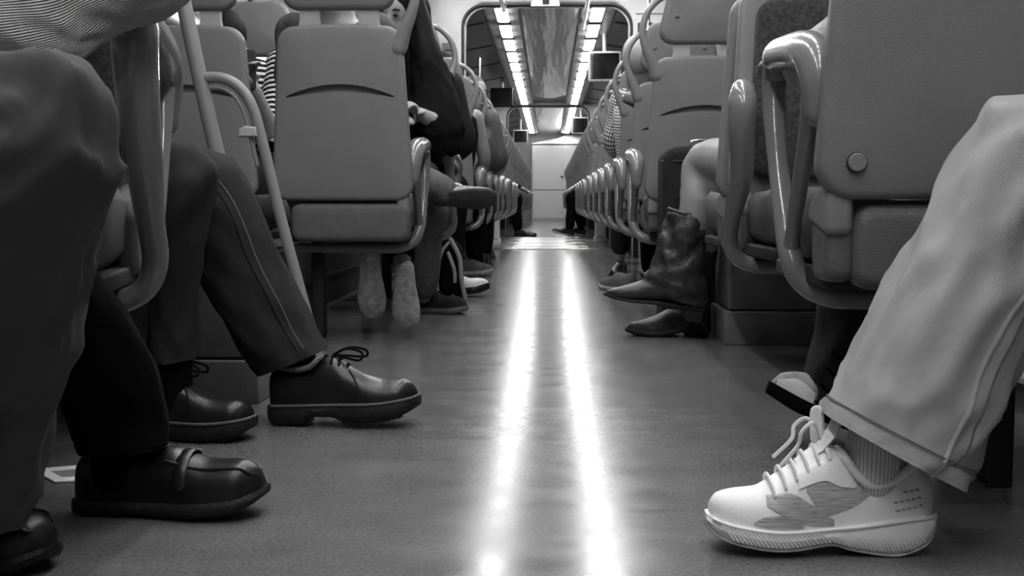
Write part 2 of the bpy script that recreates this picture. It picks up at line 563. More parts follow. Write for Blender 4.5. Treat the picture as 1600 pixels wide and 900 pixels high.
# low plinth along the right wall
pl = struct('baseboard_right', Geo().box((1.0, 1.2, 0), (HW, 4.05, .07)), 'lower')
Geo().box((.985, 1.2, .07), (1.1, 4.05, .085), .004).obj('plinth_edge', 'shell2', pl)
for sx, nm in ((-1, 'shade_box_left'), (1, 'shade_box_right')):  # dark boxes added along both walls to darken the space under the seats
    x0, x1 = sorted((sx * .98, sx * HW))
    dk = struct(nm, Geo().box((x0, 3.3 if sx < 0 else 4.1, .0), (x1, 9.7, .27), .01), 'shade_box')
    Geo().box((sx * .975 - .004, 3.32 if sx < 0 else 4.12, .12), (sx * .975 + .004, 9.68, .13)).obj('panel_joint', 'seam', dk)

# ------------------------------------------------------------------ ceiling lamps
tile = rrect(-.052, 0, .052, .30, .022, 4)
def lamp_mesh():
    return Geo().slab(tile, 0, -.014, .006, axis='z', steps=2).mesh('diffuser', 'lamp')
LM = lamp_mesh()
LM2 = LM.copy(); LM2.materials.clear(); LM2.materials.append(M['lamp_far'])
FM = Geo().box((-.066, -.02, 0), (.066, .72, .012), .01).mesh('housing', 'tube')
nl = {-1: 0, 1: 0}
ys = [P1Y - .78 - 1.0 * k for k in range(11)][::-1] + [P1Y + .22 + 1.0 * k for k in range(10)] + [P2Y + .25 + 1.0 * k for k in range(8)]  # the very last pair is added to brighten the far cabinet's sloped top
for y in ys:
    near = y < P1Y
    if True:
        z = (ZN if near else ZF) - .014
        for sx in (-1, 1):
            nl[sx] += 1
            if y > P1Y and y - P1Y < .5: nl[sx] = 1
            t = thing('ceiling_light', ('pair of bright light panels overhead before the partition, %s in the %s strip' if near else 'pair of bright light panels, %s past the partition in the %s ceiling strip') % (ORD[nl[sx] - 1], 'left' if sx < 0 else 'right'),
                      'ceiling light', (sx * .42, y, z), 0, 'ceiling lights in two strips')
            link('housing', FM, t)
            for q in (0, .4):
                d = link('diffuser', LM if near else LM2, t); d.location = (0, q, 0)

# overhead grab rails
for sx, x, ye, nm in ((-1, -.37, 9.62, 'left'), (1, .295, 10.6, 'right')):
    t = thing('grab_rail', 'overhead tubular grab rail below the %s light strip' % nm, 'rail', (x, 3, 2.0))
    Geo().tube([(0, 0, 0), (0, ye - 3.1, 0), (0, ye - 3.02, .02), (0, ye - 3, .09)], .017, 10).obj('bar', 'chrome', t)
    zt = (ZN if True else 0) - 2.0
    for yy in (.2, 3.2, 6.2):
        Geo().tube([(0, yy, 0), (0, yy, zt)], .012, 8).obj('hanger', 'chrome', t)

# vertical poles by the first partition
for px, Yp, nm in ((664, 9.3, 'left'), (1013, 9.3, 'right')):
    x = at(px, 40, Yp).x
    t = thing('grab_pole', 'thin vertical grab pole in front of the partition on the %s' % nm, 'pole', (x, Yp, 0))
    Geo().tube([(0, 0, 0), (0, 0, ZN)], .014, 10, cap=False).obj('tube', 'steel', t)
    Geo().tube([(0, 0, 0), (0, 0, .03)], .03, 12, cap=False).obj('foot_flange', 'chrome', t)
p = at(749, 120, 11.5)
t = thing('grab_pole', 'thin vertical pole seen through the opening above the left seats', 'pole', (p.x, 13.0, 0))
t.location.x = at(749, 120, 13.0).x
Geo().tube([(0, 0, 0), (0, 0, 2.05)], .016, 10, cap=False).obj('tube', 'steel', t)
Geo().tube([(0, 0, 0), (0, 0, .03)], .03, 12, cap=False).obj('foot_flange', 'chrome', t)

# exit sign box on the partition header, small posters and the wall screen
p = at(853, 4, P1Y)
t = thing('ceiling_sign', 'small pale sign box with a dark square above the opening', 'sign', (p.x, P1Y - .006, p.z))
o = rpoly([(-.13, -.035), (.12, -.035), (.09, .07), (-.10, .07)], .008, 2)
Geo().slab(o, 0, -.02, .004).obj('case', 'white', t)
Geo().slab(rrect(-.028, -.02, .028, .03, .004, 2), -.02, -.024, .001).obj('dark_panel', 'seam', t)
for (x0, y0, x1, y1, lab) in ((691, 67, 712, 90, 'small grey notice with a dark strip beside the left of the opening'), (667, 74, 688, 91, 'small plain grey notice left of the one with a dark strip')):
    a, b = at(x0, y1, P1Y - .004), at(x1, y0, P1Y - .004)
    t = thing('wall_notice', lab, 'notice', (0, P1Y - .004, 0), 0, 'notices on the partition')
    Geo().slab(rrect(a.x, a.z, b.x, b.z, .004, 2), 0, -.004, .001).obj('sheet', 'poster', t)
    if x0 == 691:
        Geo().slab(rrect(a.x + .02, a.z + .05, b.x - .015, a.z + .068, .002, 2), -.0045, -.0055, .0003).obj('dark_strip', 'seam', t)
a, b = at(996, 66, P1Y), at(1036, 36, P1Y)
t = thing('wall_screen', 'dark flat display on the wall right of the opening', 'screen', (0, P1Y - .004, 0))
Geo().slab(rrect(a.x, a.z, b.x, b.z, .006, 2), 0, -.02, .003).obj('bezel', 'seam', t)
Geo().slab(rrect(a.x + .012, a.z + .012, b.x - .012, b.z - .012, .004, 2), -.02, -.022, .0006).obj('display', 'screen', t)

# hanging monitors
for (x0, y0, x1, y1, Y, white, lab) in ((919, 80, 971, 127, 11.6, 1, 'pale framed dark monitor hanging right of the aisle, the largest one'),
                                       (766, 137, 803, 167, 16.0, 0, 'black framed monitor hanging left of the aisle, reflecting the lamps'),
                                       (893, 183, 923, 209, 20.9, 1, 'small pale framed monitor hanging on the right in the far opening'),
                                       (802, 203, 825, 224, 23.5, 1, 'smallest monitor, hanging on the left near the far cabinet')):
    a, b = at(x0, y1, Y), at(x1, y0, Y)
    c = (a + b) / 2; hw, hh = (b.x - a.x) / 2, (b.z - a.z) / 2
    t = thing('hanging_monitor', lab, 'monitor', (c.x, Y, c.z), 0, 'monitors hung from the ceiling')
    fr = hw * (.13 if white else .05)
    Geo().slab(rrect(-hw, -hh, hw, hh, .02, 3), 0, .09, .01).obj('case', 'white' if white else 'seam', t)
    Geo().slab(rrect(-hw + fr, -hh + fr, hw - fr, hh - fr * .8, .006, 2), .001, -.005, .001).obj('display', 'screen', t)
    Geo().tube([(0, .045, hh - .01), (0, .045, max(ZF + .03 - c.z, hh + .03))], .02, 10, cap=False).obj('ceiling_mount', 'shell2', t)

# the white cabinet block at the far end
Yc = 27.6
zt = at(850, 226, Yc).z
xl, xm, xr = at(831, 300, Yc).x, at(884, 300, Yc).x, 1.25
t = thing('far_cabinet', 'white cabinet block with a door and sloped top closing the aisle', 'cabinet', (0, Yc, 0))
Geo().box((xl, 0, 0), (xr, .9, zt), .01).obj('body', 'white', t)
d = Geo().slab(rrect(xl + .03, .05, xm - .012, zt - .04, .01, 2), 0, -.015, .003).obj('door', 'white', t)
Geo().box((xm - .12, -.04, 1.02), (xm - .06, -.015, 1.06), .006).obj('handle', 'seam', d)
d2 = Geo().slab(rrect(xm + .012, .05, xr - .03, zt - .02, .01, 2), 0, -.015, .003).obj('door', 'white', t)
Geo().box((xm + .36, -.04, 1.02), (xm + .41, -.015, 1.06), .006).obj('handle', 'seam', d2)
Geo().box((xl + .03, -.018, .72), (xm - .012, -.012, .735)).obj('door_rail', 'seam', t)
Geo().box((xl - .02, -.02, zt), (xr, .9, zt + .02)).obj('top_shadow_gap', 'seam', t)
g = Geo()
sl = [(xl - .01, zt + .02), (xr, zt + .02), (xr, zt + .36), (at(928, 203, Yc).x, zt + .35), (at(890, 205, Yc).x, zt + .33), (at(872, 215, Yc).x, zt + .17), (at(845, 222, Yc).x, zt + .08)]
g.loft([[V((x, -.02 + (z - zt - .02) * 2.4, min(z, 2.1))) for x, z in sl], [V((x, .9, min(z, 2.1))) for x, z in sl]])
g.obj('sloped_top', 'white', t, 20)

# ================================================================== seats
def boolean_cut(me, cutter_me):
    a = bpy.data.objects.new('tmp_a', me); b = bpy.data.objects.new('tmp_b', cutter_me)
    col.objects.link(a); col.objects.link(b)
    md = a.modifiers.new('b', 'BOOLEAN'); md.object = b; md.operation = 'DIFFERENCE'; md.solver = 'EXACT'
    dg = bpy.context.evaluated_depsgraph_get()
    r = bpy.data.meshes.new_from_object(a.evaluated_get(dg))
    bpy.data.objects.remove(a); bpy.data.objects.remove(b)
    r.shade_smooth(); r.set_sharp_from_angle(angle=math.radians(35))
    return r
LEAN = Matrix.Translation((0, 0, .46)) @ Matrix.Rotation(math.radians(4), 4, 'X') @ Matrix.Translation((0, 0, -.46))
SO = rpoly([(-.222, .452), (.222, .452), (.190, .978), (-.190, .978)], [.05, .05, .05, .05], 7)
SO = [V((p.x, p.y + (.012 * (1 - (p.x / .19) ** 2) if p.y > .93 else 0))) for p in SO]
def crescent():
    # slot under the finger grip: cutter whose floor slopes back out at the lower lip
    up, lo = [], []
    for i in range(17):
        x = -.165 + .33 * i / 16
        k = 1 - (x / .165) ** 2
        up.append((x, .772 + .036 * k + .0006)); lo.append((x, .768 + .013 * k))
    g = Geo()
    front = [V((x, -.05, z)) for x, z in lo] + [V((x, -.05, z)) for x, z in up[::-1]]
    lipf = [V((x, -.004, z)) for x, z in lo] + [V((x, -.004, z)) for x, z in up[::-1]]
    deep = [V((x, .014, z + .012 * (1 - (x / .165) ** 2))) for x, z in lo] + [V((x, .014, z)) for x, z in up[::-1]]
    g.loft([front, lipf, deep])
    return g.mesh('cut', 'shell')
def build_shell():
    g = Geo().slab(SO, 0, .045, .014, bulge0=.010)
    me = g.mesh('back_shell', 'shell')
    me = boolean_cut(me, crescent())
    me.transform(LEAN)
    return me
SM = {}
SM['back_shell'] = build_shell()
fo = rpoly([(-.178, .50), (.178, .50), (.156, .945), (-.156, .945)], .05, 6)
SM['back_cushion'] = Geo().slab(fo, .040, .078, .018, bulge1=.012).xform(LEAN).mesh('back_cushion', 'fabric')
ho = rpoly([(-.185, 1.03), (.185, 1.03), (.135, 1.25), (-.135, 1.25)], [.05, .05, .06, .06], 6)
SM['headrest'] = Geo().slab(ho, -.004, .05, .018, bulge0=.006, bulge1=.012).xform(LEAN).mesh('headrest', 'shell')
SM['headrest_post'] = Geo().loft([[V((x, yy, z)) for x, yy in ((-.03 - d, .012), (.03 + d, .012), (.03 + d, .036), (-.03 - d, .036))] for z, d in ((.95, .008), (1.005, 0), (1.06, .002))]).xform(LEAN).mesh('headrest_post', 'shell2')
SM['bolt_cap'] = Geo().ellipsoid((0, 0, 0), .009, .003, .007, 10, 6).mesh('bolt_cap', 'cap')
# seat cushion: loft along y with raised side bolsters
def cushion():
    rings = []
    for yy, hh, w in ((.055, .43, .17), (.06, .452, .182), (.12, .452, .188), (.3, .455, .192), (.42, .462, .192), (.475, .455, .189), (.495, .43, .182), (.497, .38, .17)):
        top = []
        N = 24
        for i in range(N + 1):
            x = -1 + 2 * i / N
            bol = .028 * max(0, (abs(x) - .55) / .45) ** 1.2 if abs(x) > .55 else 0
            edge = -.03 * max(0, (abs(x) - .88) / .12) ** 2
            top.append(V((x * w, yy, hh + bol + edge)))
        low = .345 if yy < .45 else .355
        bot = [V((w * .96, yy - .004, low + .03)), V((w * .82, yy - .01, low)), V((-w * .82, yy - .01, low)), V((-w * .96, yy - .004, low + .03))]
        rings.append(top + bot)
    return Geo().loft(rings)
SM['seat_cushion'] = cushion().mesh('seat_cushion', 'cushion', 50)
SM['seat_pan'] = Geo().slab(rrect(-.165, .325, .205, .445, .03, 5), .006, .075, .018, bulge0=.002).mesh('seat_pan', 'cushion')
SM['underframe'] = Geo().box((-.19, .06, .322), (.19, .44, .35), .01).mesh('underframe', 'black')
SM['support_leg'] = Geo().box((-.02, .19, 0), (.02, .25, .324), .006).mesh('support_leg', 'black')
def side_meshes(s, wide=False, off=.245, dz=0., skew=0.):
    d = {}
    x = s * off
    def sk(pts): return [(a - s * skew * max(0, .38 - b) / .33 if c > .45 else a, b, c + dz * max(0, min(1, (c - .36) / .2))) for a, b, c in pts]
    d['hinge_cover'] = Geo().slab(rpoly([(.01, .40), (.13, .42), (.12, .452), (.05, .478), (.01, .47)], .012, 3), s * .165, s * .205, .012, axis='x').mesh('hinge_cover', 'hinge')
    d['side_bolster'] = Geo().slab(rpoly([(.02, .335), (.11, .335), (.125, .44), (.02, .46)], .02, 3), s * .16, s * .201, .012, axis='x').mesh('side_bolster', 'cushion')
    a = .031 if wide else .021
    front = [(x, .37, .676), (x, .385, .655), (x, .375, .60), (x, .33, .51), (x, .265, .42), (x, .225, .365), (x - s*.015, .21, .325), (x - s*.055, .2, .302), (x - s*.12, .2, .298), (x - s*.40, .2, .298)]
    rad = [a, a, a * .95, a * .85, .02, .019, .018, .018, .018, .018]
    d['armrest_frame'] = Geo().tube(sk(front), rad, 12, 4, up=(s, 0, 0)).mesh('armrest_frame', 'arm', 60)
    d['armrest_strut'] = Geo().tube(sk([(x, .075, .645), (x, .11, .56), (x, .20, .42), (x, .226, .364)]), [.02, .015, .012, .013], 10, 5).mesh('armrest_strut', 'arm', 60)
    pad = [(x, .05, .575), (x, .055, .62), (x, .075, .655), (x, .14, .675), (x, .26, .688), (x, .345, .692), (x, .38, .675)]
    d['armrest_pad'] = Geo().tube(sk(pad), [.02, .027, .031, .031, .029, .028, a * .9], 14, 5, up=(s, 0, 0)).mesh('armrest_pad', 'arm', 60)
    h = [(s*.11, .022, 1.21), (s*.165, .02, 1.20), (s*.215, .01, 1.15), (s*.235, .005, 1.08), (s*.222, .005, 1.02), (s*.198, .012, .965), (s*.178, .02, .915)]
    d['grab_handle'] = Geo().tube(h, [.012, .012, .0125, .013, .017, .022, .028], 12, 5).xform(LEAN).mesh('grab_handle', 'tube', 60)
    return d
SIDE = {(-1, 0): side_meshes(-1, dz=-.055), (1, 0): side_meshes(1, dz=-.055), (1, 4): side_meshes(1, off=.214, dz=-.055), (1, 1): side_meshes(1, True, skew=.06), (-1, 2): side_meshes(-1, False, .208), (-1, 3): side_meshes(-1, True, .24)}
def make_seat(X, Y, rz, aisle, label, wide=0, arm=True, group='grey moulded train seats', handle=True, lite=False):
    """aisle: -1/+1, the local side that carries the armrest and the grab handle"""
    t = thing('train_seat', label, 'seat', (X, Y, 0), rz, group)
    for k in ('back_shell', 'back_cushion', 'headrest', 'seat_cushion', 'seat_pan', 'underframe'):
        link(k, SM[k], t)
    for x in (-.09, .09):
        link('headrest_post', SM['headrest_post'], t).location.x = x
    if not lite:
        for x in (-.135, .135):
            link('bolt_cap', SM['bolt_cap'], t).location = LEAN @ V((x, .0, .925))
        for x in (-.11, .11):
            link('bolt_cap', SM['bolt_cap'], t).location = LEAN @ V((x, -.008, 1.13))
    link('support_leg', SM['support_leg'], t).location.x = -aisle * .12
    d = SIDE[(aisle, wide)]
    for k in ('hinge_cover', 'side_bolster') + (('armrest_frame', 'armrest_strut', 'armrest_pad') if arm else ()) + (('grab_handle',) if arm and handle else ()):
        link(k, d[k], t)
    return t
PI = math.pi
# left side of the aisle (facing: 0 away from the camera, 1 towards it)
make_seat(-.855, 1.83, PI + math.radians(12), -1, 'near left seat facing the camera, glossy armrest under a knitted sleeve', wide=3)
make_seat(-.93, 2.06, 0, 1, 'grey seat back to back behind the near left one, under a jeans wearer', arm=False)
make_seat(-.64, 3.56, 0, 1, 'whole grey seat back with a curved grip slot, left of the aisle', wide=4)
make_seat(-1.125, 3.56, 0, 1, 'window-side grey seat behind the hooped rail on the left', arm=False)
make_seat(-.645, 5.02, PI, -1, 'left seat facing the camera behind the long-haired person')
make_seat(-1.19, 4.64, PI, -1, 'left window seat facing the camera, its headrest in the gap between seat backs', arm=False)
make_seat(-.645, 5.20, 0, 1, 'left seat hidden behind the long-haired person, back towards the camera', arm=False)
rowsL = [(6.5, 0), (7.45, 0), (8.4, 0), (9.25, 0), (10.42, 0), (11.55, 1), (12.4, 0), (13.4, 0), (14.4, 0), (15.4, 0), (16.4, 0), (17.4, 0), (18.4, 0), (19.3, 0), (20.8, 0), (21.8, 0), (22.8, 0), (23.8, 0), (24.8, 0), (25.8, 0)]
rowsR = [(4.36, 0), (5.25, 0), (6.17, 0), (7.1, 0), (8.1, 0), (9.1, 0), (10.6, 0), (11.6, 0), (12.6, 0), (13.6, 0), (14.6, 0), (15.6, 0), (16.6, 0), (17.6, 0), (18.6, 0), (19.4, 0), (20.8, 0), (21.8, 0), (22.8, 0), (23.8, 0), (24.8, 0), (25.8, 0)]
for i, (y, fc) in enumerate(rowsL):
    make_seat(-.64, y, PI if fc else 0, -1 if fc else 1, ('dark-cushioned seat facing the camera, %s left aisle seat past the long-haired person' if fc else 'grey aisle seat, %s on the left past the long-haired person') % ORD[i], lite=y > 9, group='seats along the left of the aisle')
for i, (y, fc) in enumerate(rowsR):
    make_seat(.578, y, 0, -1, 'grey aisle seat, %s on the right past the cowboy boots' % ORD[i] if i else 'grey seat back with grip slot on the right, just past the cowboy boots', lite=y > 9, group='seats along the right of the aisle')
for i, y in enumerate((6.5, 7.45)):
    make_seat(-1.125, y, 0, 1, 'window-side seat beside the %s left seat past the long-haired person' % ORD[i], arm=False, group='window seats')
make_seat(1.06, 4.36, 0, -1, 'right window seat beside the one with the grip slot', arm=False, group='window seats')
# right side, the nearest bay
r1 = make_seat(.592, 1.62, 0, -1, 'near right seat back with a round cap and looped glossy armrest', wide=2)
c = at(1337, 254, 1.62)
g = Geo().slab([V((.013 * math.cos(q * PI / 12), .013 * math.sin(q * PI / 12))) for q in range(24)], 0, -.006, .002)
o = g.obj('round_cap', 'shell', r1); o.location = (c.x - .592, .0 - .006, c.z)
g = Geo().slab([V((.0145 * math.cos(q * PI / 12), .0145 * math.sin(q * PI / 12))) for q in range(24)], .002, -.0015, .0004)
o2 = g.obj('cap_rim', 'seam', r1); o2.location = (c.x - .592, -.006, c.z)
make_seat(1.1, 1.62, 0, -1, 'window seat next to the near right seat back', arm=False, group='window seats')
make_seat(.665, 2.92, PI, 1, 'right seat with dark fabric facing the camera, bulbous glossy armrest', wide=1, handle=False)
make_seat(1.14, 2.92, PI, 1, 'dark fabric window seat facing the camera, behind the near right seat', arm=False, group='window seats')
make_seat(.66, 3.06, 0, -1, 'right seat hidden behind the dark fabric one, under the cowboy boot wearer', arm=False)

# seat pedestals
def pedestal(x0, x1, y0, y1, h, m, lab, split):
    t = thing('seat_pedestal', lab, 'pedestal', ((x0 + x1) / 2, (y0 + y1) / 2, 0), 0, 'boxes carrying the seats')
    hx, hy = (x1 - x0) / 2, (y1 - y0) / 2
    Geo().box((-hx, -hy, 0), (hx, hy, split - .003), .006).obj('plinth', m, t)
    Geo().box((-hx + .012, -hy + .012, split + .003), (hx - .012, hy - .012, h), .006).obj('upper_panel', m, t)
    Geo().box((-hx + .02, -hy + .02, split - .01), (hx - .02, hy - .02, split + .01)).obj('gap', 'seam', t)
    return t
a = at(1133, 538, 3.62)
pedestal(a.x, a.x + .62, 3.62, 3.95, .30, 'lower', 'dark grey pedestal box under the right dark fabric seat', .108)
a = at(405, 636, 2.52)
pedestal(a.x - .62, a.x, 2.52, 2.75, .31, 'lower', 'dark grey pedestal box behind the jeans legs on the left', .10)
for (px0, px1, py, lab) in ((761, 781, 381, 'small white pedestal box under a far left seat'), (929, 948, 377, 'small white pedestal box under a far right seat')):
    Yp = CAMH * F / (py - VPY)
    a, b = at(px0, py, Yp), at(px1, py, Yp)
    pedestal(a.x, b.x, Yp, Yp + .3, .29, 'white', lab, .05)
# hooped guard rail on the left, in front of the window seat
YR = 2.95
t = thing('guard_rail', 'grey tubular guard rail with a rounded hoop left of the large seat back', 'rail', (0, YR, 0))
def rl(px, py): 
    p = at(px, py, YR); return V((p.x, 0, p.z))
foot = rl(506, 590); foot.z = 0.0
Geo().tube([rl(318, 122), rl(345, 122), rl(372, 135), rl(393, 165), rl(408, 215), rl(440, 345), rl(475, 475), foot], .0145, 12, 6).obj('hoop', 'rail', t)
Geo().tube([rl(322, 137), rl(345, 138), rl(366, 150), rl(382, 178), rl(396, 232), rl(402, 258)], .006, 8, 5).obj('inner_trim', 'rail', t)
lf = rl(425, 590); lf.z = 0
Geo().tube([rl(270, -70), rl(288, 10), rl(335, 222), lf], .020, 12, 6).obj('post', 'rail', t)
Geo().slab([V((p.x, p.z)) for p in (rl(375, 215), rl(376, 202), rl(385, 197), rl(402, 199), rl(404, 214))][::-1], -.02, .02, .006).obj('stop_bracket', 'shell2', t)

# ================================================================== people
def seated(X, Y, rz, head=1.17):
    """joints of a seated person, facing local +y, placed at (X, Y) turned by rz"""
    J = dict(pelvis=(0, .14, .53), chest=(0, .10, .86), neck=(0, .11, 1.03), head=(0, .14, head), nose=(0, .3, head),
             sL=(-.17, .1, .985), sR=(.17, .1, .985), eL=(-.235, .14, .73), eR=(.235, .14, .73), wL=(-.13, .36, .63), wR=(.13, .36, .63),
             hL=(-.09, .16, .525), hR=(.09, .16, .525), kL=(-.11, .56, .53), kR=(.11, .56, .53), aL=(-.11, .55, .10), aR=(.11, .55, .10))
    m = Matrix.Translation((X, Y, 0)) @ Matrix.Rotation(rz, 4, 'Z')
    return {k: m @ V(p) for k, p in J.items()}

def frame_of(J):
    lat = (J['sR'] - J['sL']).normalized()
    return lat
def torso_rings(J, k=1., lo=0, hi=9):
    lat = frame_of(J)
    up = (J['chest'] - J['pelvis']).normalized()
    fr = up.cross(lat).normalized()
    pts = [(J['pelvis'] - up * .10, .15, .11), (J['pelvis'] - up * .02, .175, .125), (J['pelvis'].lerp(J['chest'], .35), .15, .105), (J['pelvis'].lerp(J['chest'], .7), .165, .115),
           (J['chest'], .18, .118), (J['chest'].lerp(J['neck'], .55), .17, .095), (J['chest'].lerp(J['neck'], .9), .10, .07), (J['neck'], .06, .058), (J['neck'].lerp(J['head'], .4), .053, .056)]
    out = []
    for c, a, b in pts[lo:hi]:
        out.append([c + lat * (a * k * math.cos(q)) + fr * (b * k * math.sin(q)) for q in (2 * PI * i / 20 for i in range(20))])
    return out
def hand(g, w, d, up, grip=.5, s=1.):
    """palm and five separate curled fingers at wrist w, pointing along d, back of the hand towards up"""
    d = d.normalized(); up = (up - d * up.dot(d)).normalized(); lat = d.cross(up)
    g.tube([w, w + d * .03 * s, w + d * .085 * s], [.022 * s, .03 * s, .034 * s], 10, flat=.5, up=lat)
    for i, (o, L) in enumerate(((-.029, .072), (-.010, .082), (.010, .078), (.029, .062))):
        b = w + d * .082 * s + lat * o * s
        p = [b]
        a = .25 * grip
        for f in (.45, .32, .23):
            dd = d * math.cos(a) - up * math.sin(a)
            p.append(p[-1] + dd * L * f * s); a += .75 * grip
        g.tube(p, [.0095 * s, .009 * s, .0085 * s, .007 * s], 7)
    b = w + d * .03 * s - lat * .028 * s
    dd = (d * .75 - lat * .6 - up * .35).normalized()
    g.tube([b, b + dd * .03 * s, b + dd * .03 * s + (d * .9 - up * .4).normalized() * .045 * s], [.012 * s, .0105 * s, .008 * s], 7)
def leg_path(J, s):
    h, k, a = J['h' + s], J['k' + s], J['a' + s]
    calf = k.lerp(a, .33)
    back = (h - k).normalized() * .018
    return [h, h.lerp(k, .5), k, calf + back, k.lerp(a, .7), a]
def make_body(t, J, skin, voxel=.011, grip=.6, toes=None, hs=1., thin=1.):
    g = Geo()
    g.loft(torso_rings(J))
    hd, nk = J['head'], J['neck']
    f = (J['nose'] - hd).normalized(); upv = V((0, 0, 1)); upv = (upv - f * upv.dot(f)).normalized(); l = f.cross(upv)
    R = Matrix((l, f, upv)).transposed()
    g.tube([nk, nk.lerp(hd, .7)], .052, 12)
    g.ellipsoid(hd + upv * .025, .072 * hs, .092 * hs, .095 * hs, 18, 12, R)
    g.ellipsoid(hd - upv * .045 * hs + f * .022, .056 * hs, .066 * hs, .075 * hs, 16, 10, R)
    g.tube([hd + f * .085 * hs + upv * .02, hd + f * .108 * hs - upv * .022], [.009, .015], 8)
    for sx in (-1, 1):
        g.ellipsoid(hd + l * (.074 * hs * sx) - f * .01, .010, .02, .032, 8, 6, R)
    g.ellipsoid(hd + f * .084 * hs - upv * .058 * hs, .022, .012, .008, 8, 6, R)
    for s in 'LR':
        sh, e, w = J['s' + s], J['e' + s], J['w' + s]
        g.tube([sh, sh.lerp(e, .5), e, e.lerp(w, .35), w], [.055, .047, .040, .040, .027], 12, 4)
        d = (w - e).normalized()
        hu = J.get('hu' + s, V((0, 0, 1)))
        hd_ = J.get('hd' + s, d)
        hand(g, w, hd_, hu if abs(hu.dot(hd_.normalized())) < .9 else V((0, 1, 0)), grip, hs)
        P = leg_path(J, s)
        g.tube(P, [x * (thin[s] if isinstance(thin, dict) else thin) for x in (.085, .075, .058, .058, .042, .036)], 14, 4)
        if toes and toes.get(s):
            a, td = J['a' + s], toes[s]
            g.tube([a - td * .03 - V((0, 0, .03)), a + td * .06 - V((0, 0, .045)), a + td * .15 - V((0, 0, .068))], [.036, .034, .022], 10, 3)
    o = g.obj('body', skin, t, 180)
    remesh(o, voxel, 4)
    # eyes and mouth
    for sx in (-1, 1):
        q = hd + l * (.03 * hs * sx) + f * .084 * hs + upv * .012
        e = Geo().ellipsoid(q, .012, .006, .006, 8, 6, R).obj('eye', 'seam', o)
        Geo().tube([q + l * .017 + upv * .018 - f * .004, q + upv * .023 + f * .004, q - l * .017 + upv * .018 - f * .004], .0035, 6).obj('eyebrow', 'hair', o)
    Geo().tube([hd + f * .094 * hs - upv * .058 * hs + l * .02 - f*.005, hd + f * .1 * hs - upv * .058 * hs, hd + f * .094 * hs - upv * .058 * hs - l * .02 - f*.005], .004, 6).obj('mouth', 'skin_d', o)
    return o
def make_top(t, J, m, sleeve=1., k=1.13, name='sweater', rm=True, hi=7):
    g = Geo().loft(torso_rings(J, k, 1, hi))
    for s in 'LR':
        sh, e, w = J['s' + s], J['e' + s], J['w' + s]
        if sleeve >= 1: P, R = [sh, sh.lerp(e, .5), e, e.lerp(w, .5), e.lerp(w, .95)], [.068, .06, .056, .05, .042]
        elif sleeve > 0: P, R = [sh, sh.lerp(e, sleeve * .5), sh.lerp(e, sleeve)], [.068, .062, .06]
        else: continue
        g.tube(P, R, 16, 5)
    o = g.obj(name, m, t, 180)
    if rm: remesh(o, .012, 3)
    return o
def make_bottoms(t, J, m, end=.93, k=1.22, name='trousers', rm=True, flare=1.):
    g = Geo().loft(torso_rings(J, 1.12, 0, 3))
    for s in 'LR':
        P = leg_path(J, s)
        if end < .5:
            P = [P[0], P[1], P[2] * (end * 2) + P[1] * (1 - end * 2)]; R = [.085 * k, .08 * k, .072 * k]
        else:
            P[-1] = J['k' + s].lerp(J['a' + s], end); R = [.088 * k, .076 * k, .063 * k, .060 * k * flare, .052 * k * flare, .047 * k * flare]
        g.tube(P, R, 16, 5)
    o = g.obj(name, m, t, 180)
    if rm: remesh(o, .013, 3)
    return o
def make_hair(t, J, m, length=0., hs=1., body=None):
    hd = J['head']; f = (J['nose'] - hd).normalized(); upv = V((0, 0, 1)); upv = (upv - f * upv.dot(f)).normalized(); l = f.cross(upv)
    R = Matrix((l, f, upv)).transposed()
    g = Geo().ellipsoid(hd + upv * .04 - f * .018, .083 * hs, .096 * hs, .098 * hs, 18, 12, R)
    if length:
        for a in (-.07, 0, .07):
            top = hd - f * .05 + l * a + upv * .03
            g.tube([top, top - V((0, 0, length * .5)) - f * .03, top - V((0, 0, length))], [.055, .06, .03], 12, 4)
        for sx in (-1, 1):
            top = hd + l * (.075 * sx) + f * .01 + upv * .03
            g.tube([top, top - V((0, 0, length * .5)), top - V((0, 0, length * .95)) + f * .03], [.03, .045, .02], 10, 4)
    o = g.obj('hair', m, t, 180)
    return remesh(o, .009, 2)

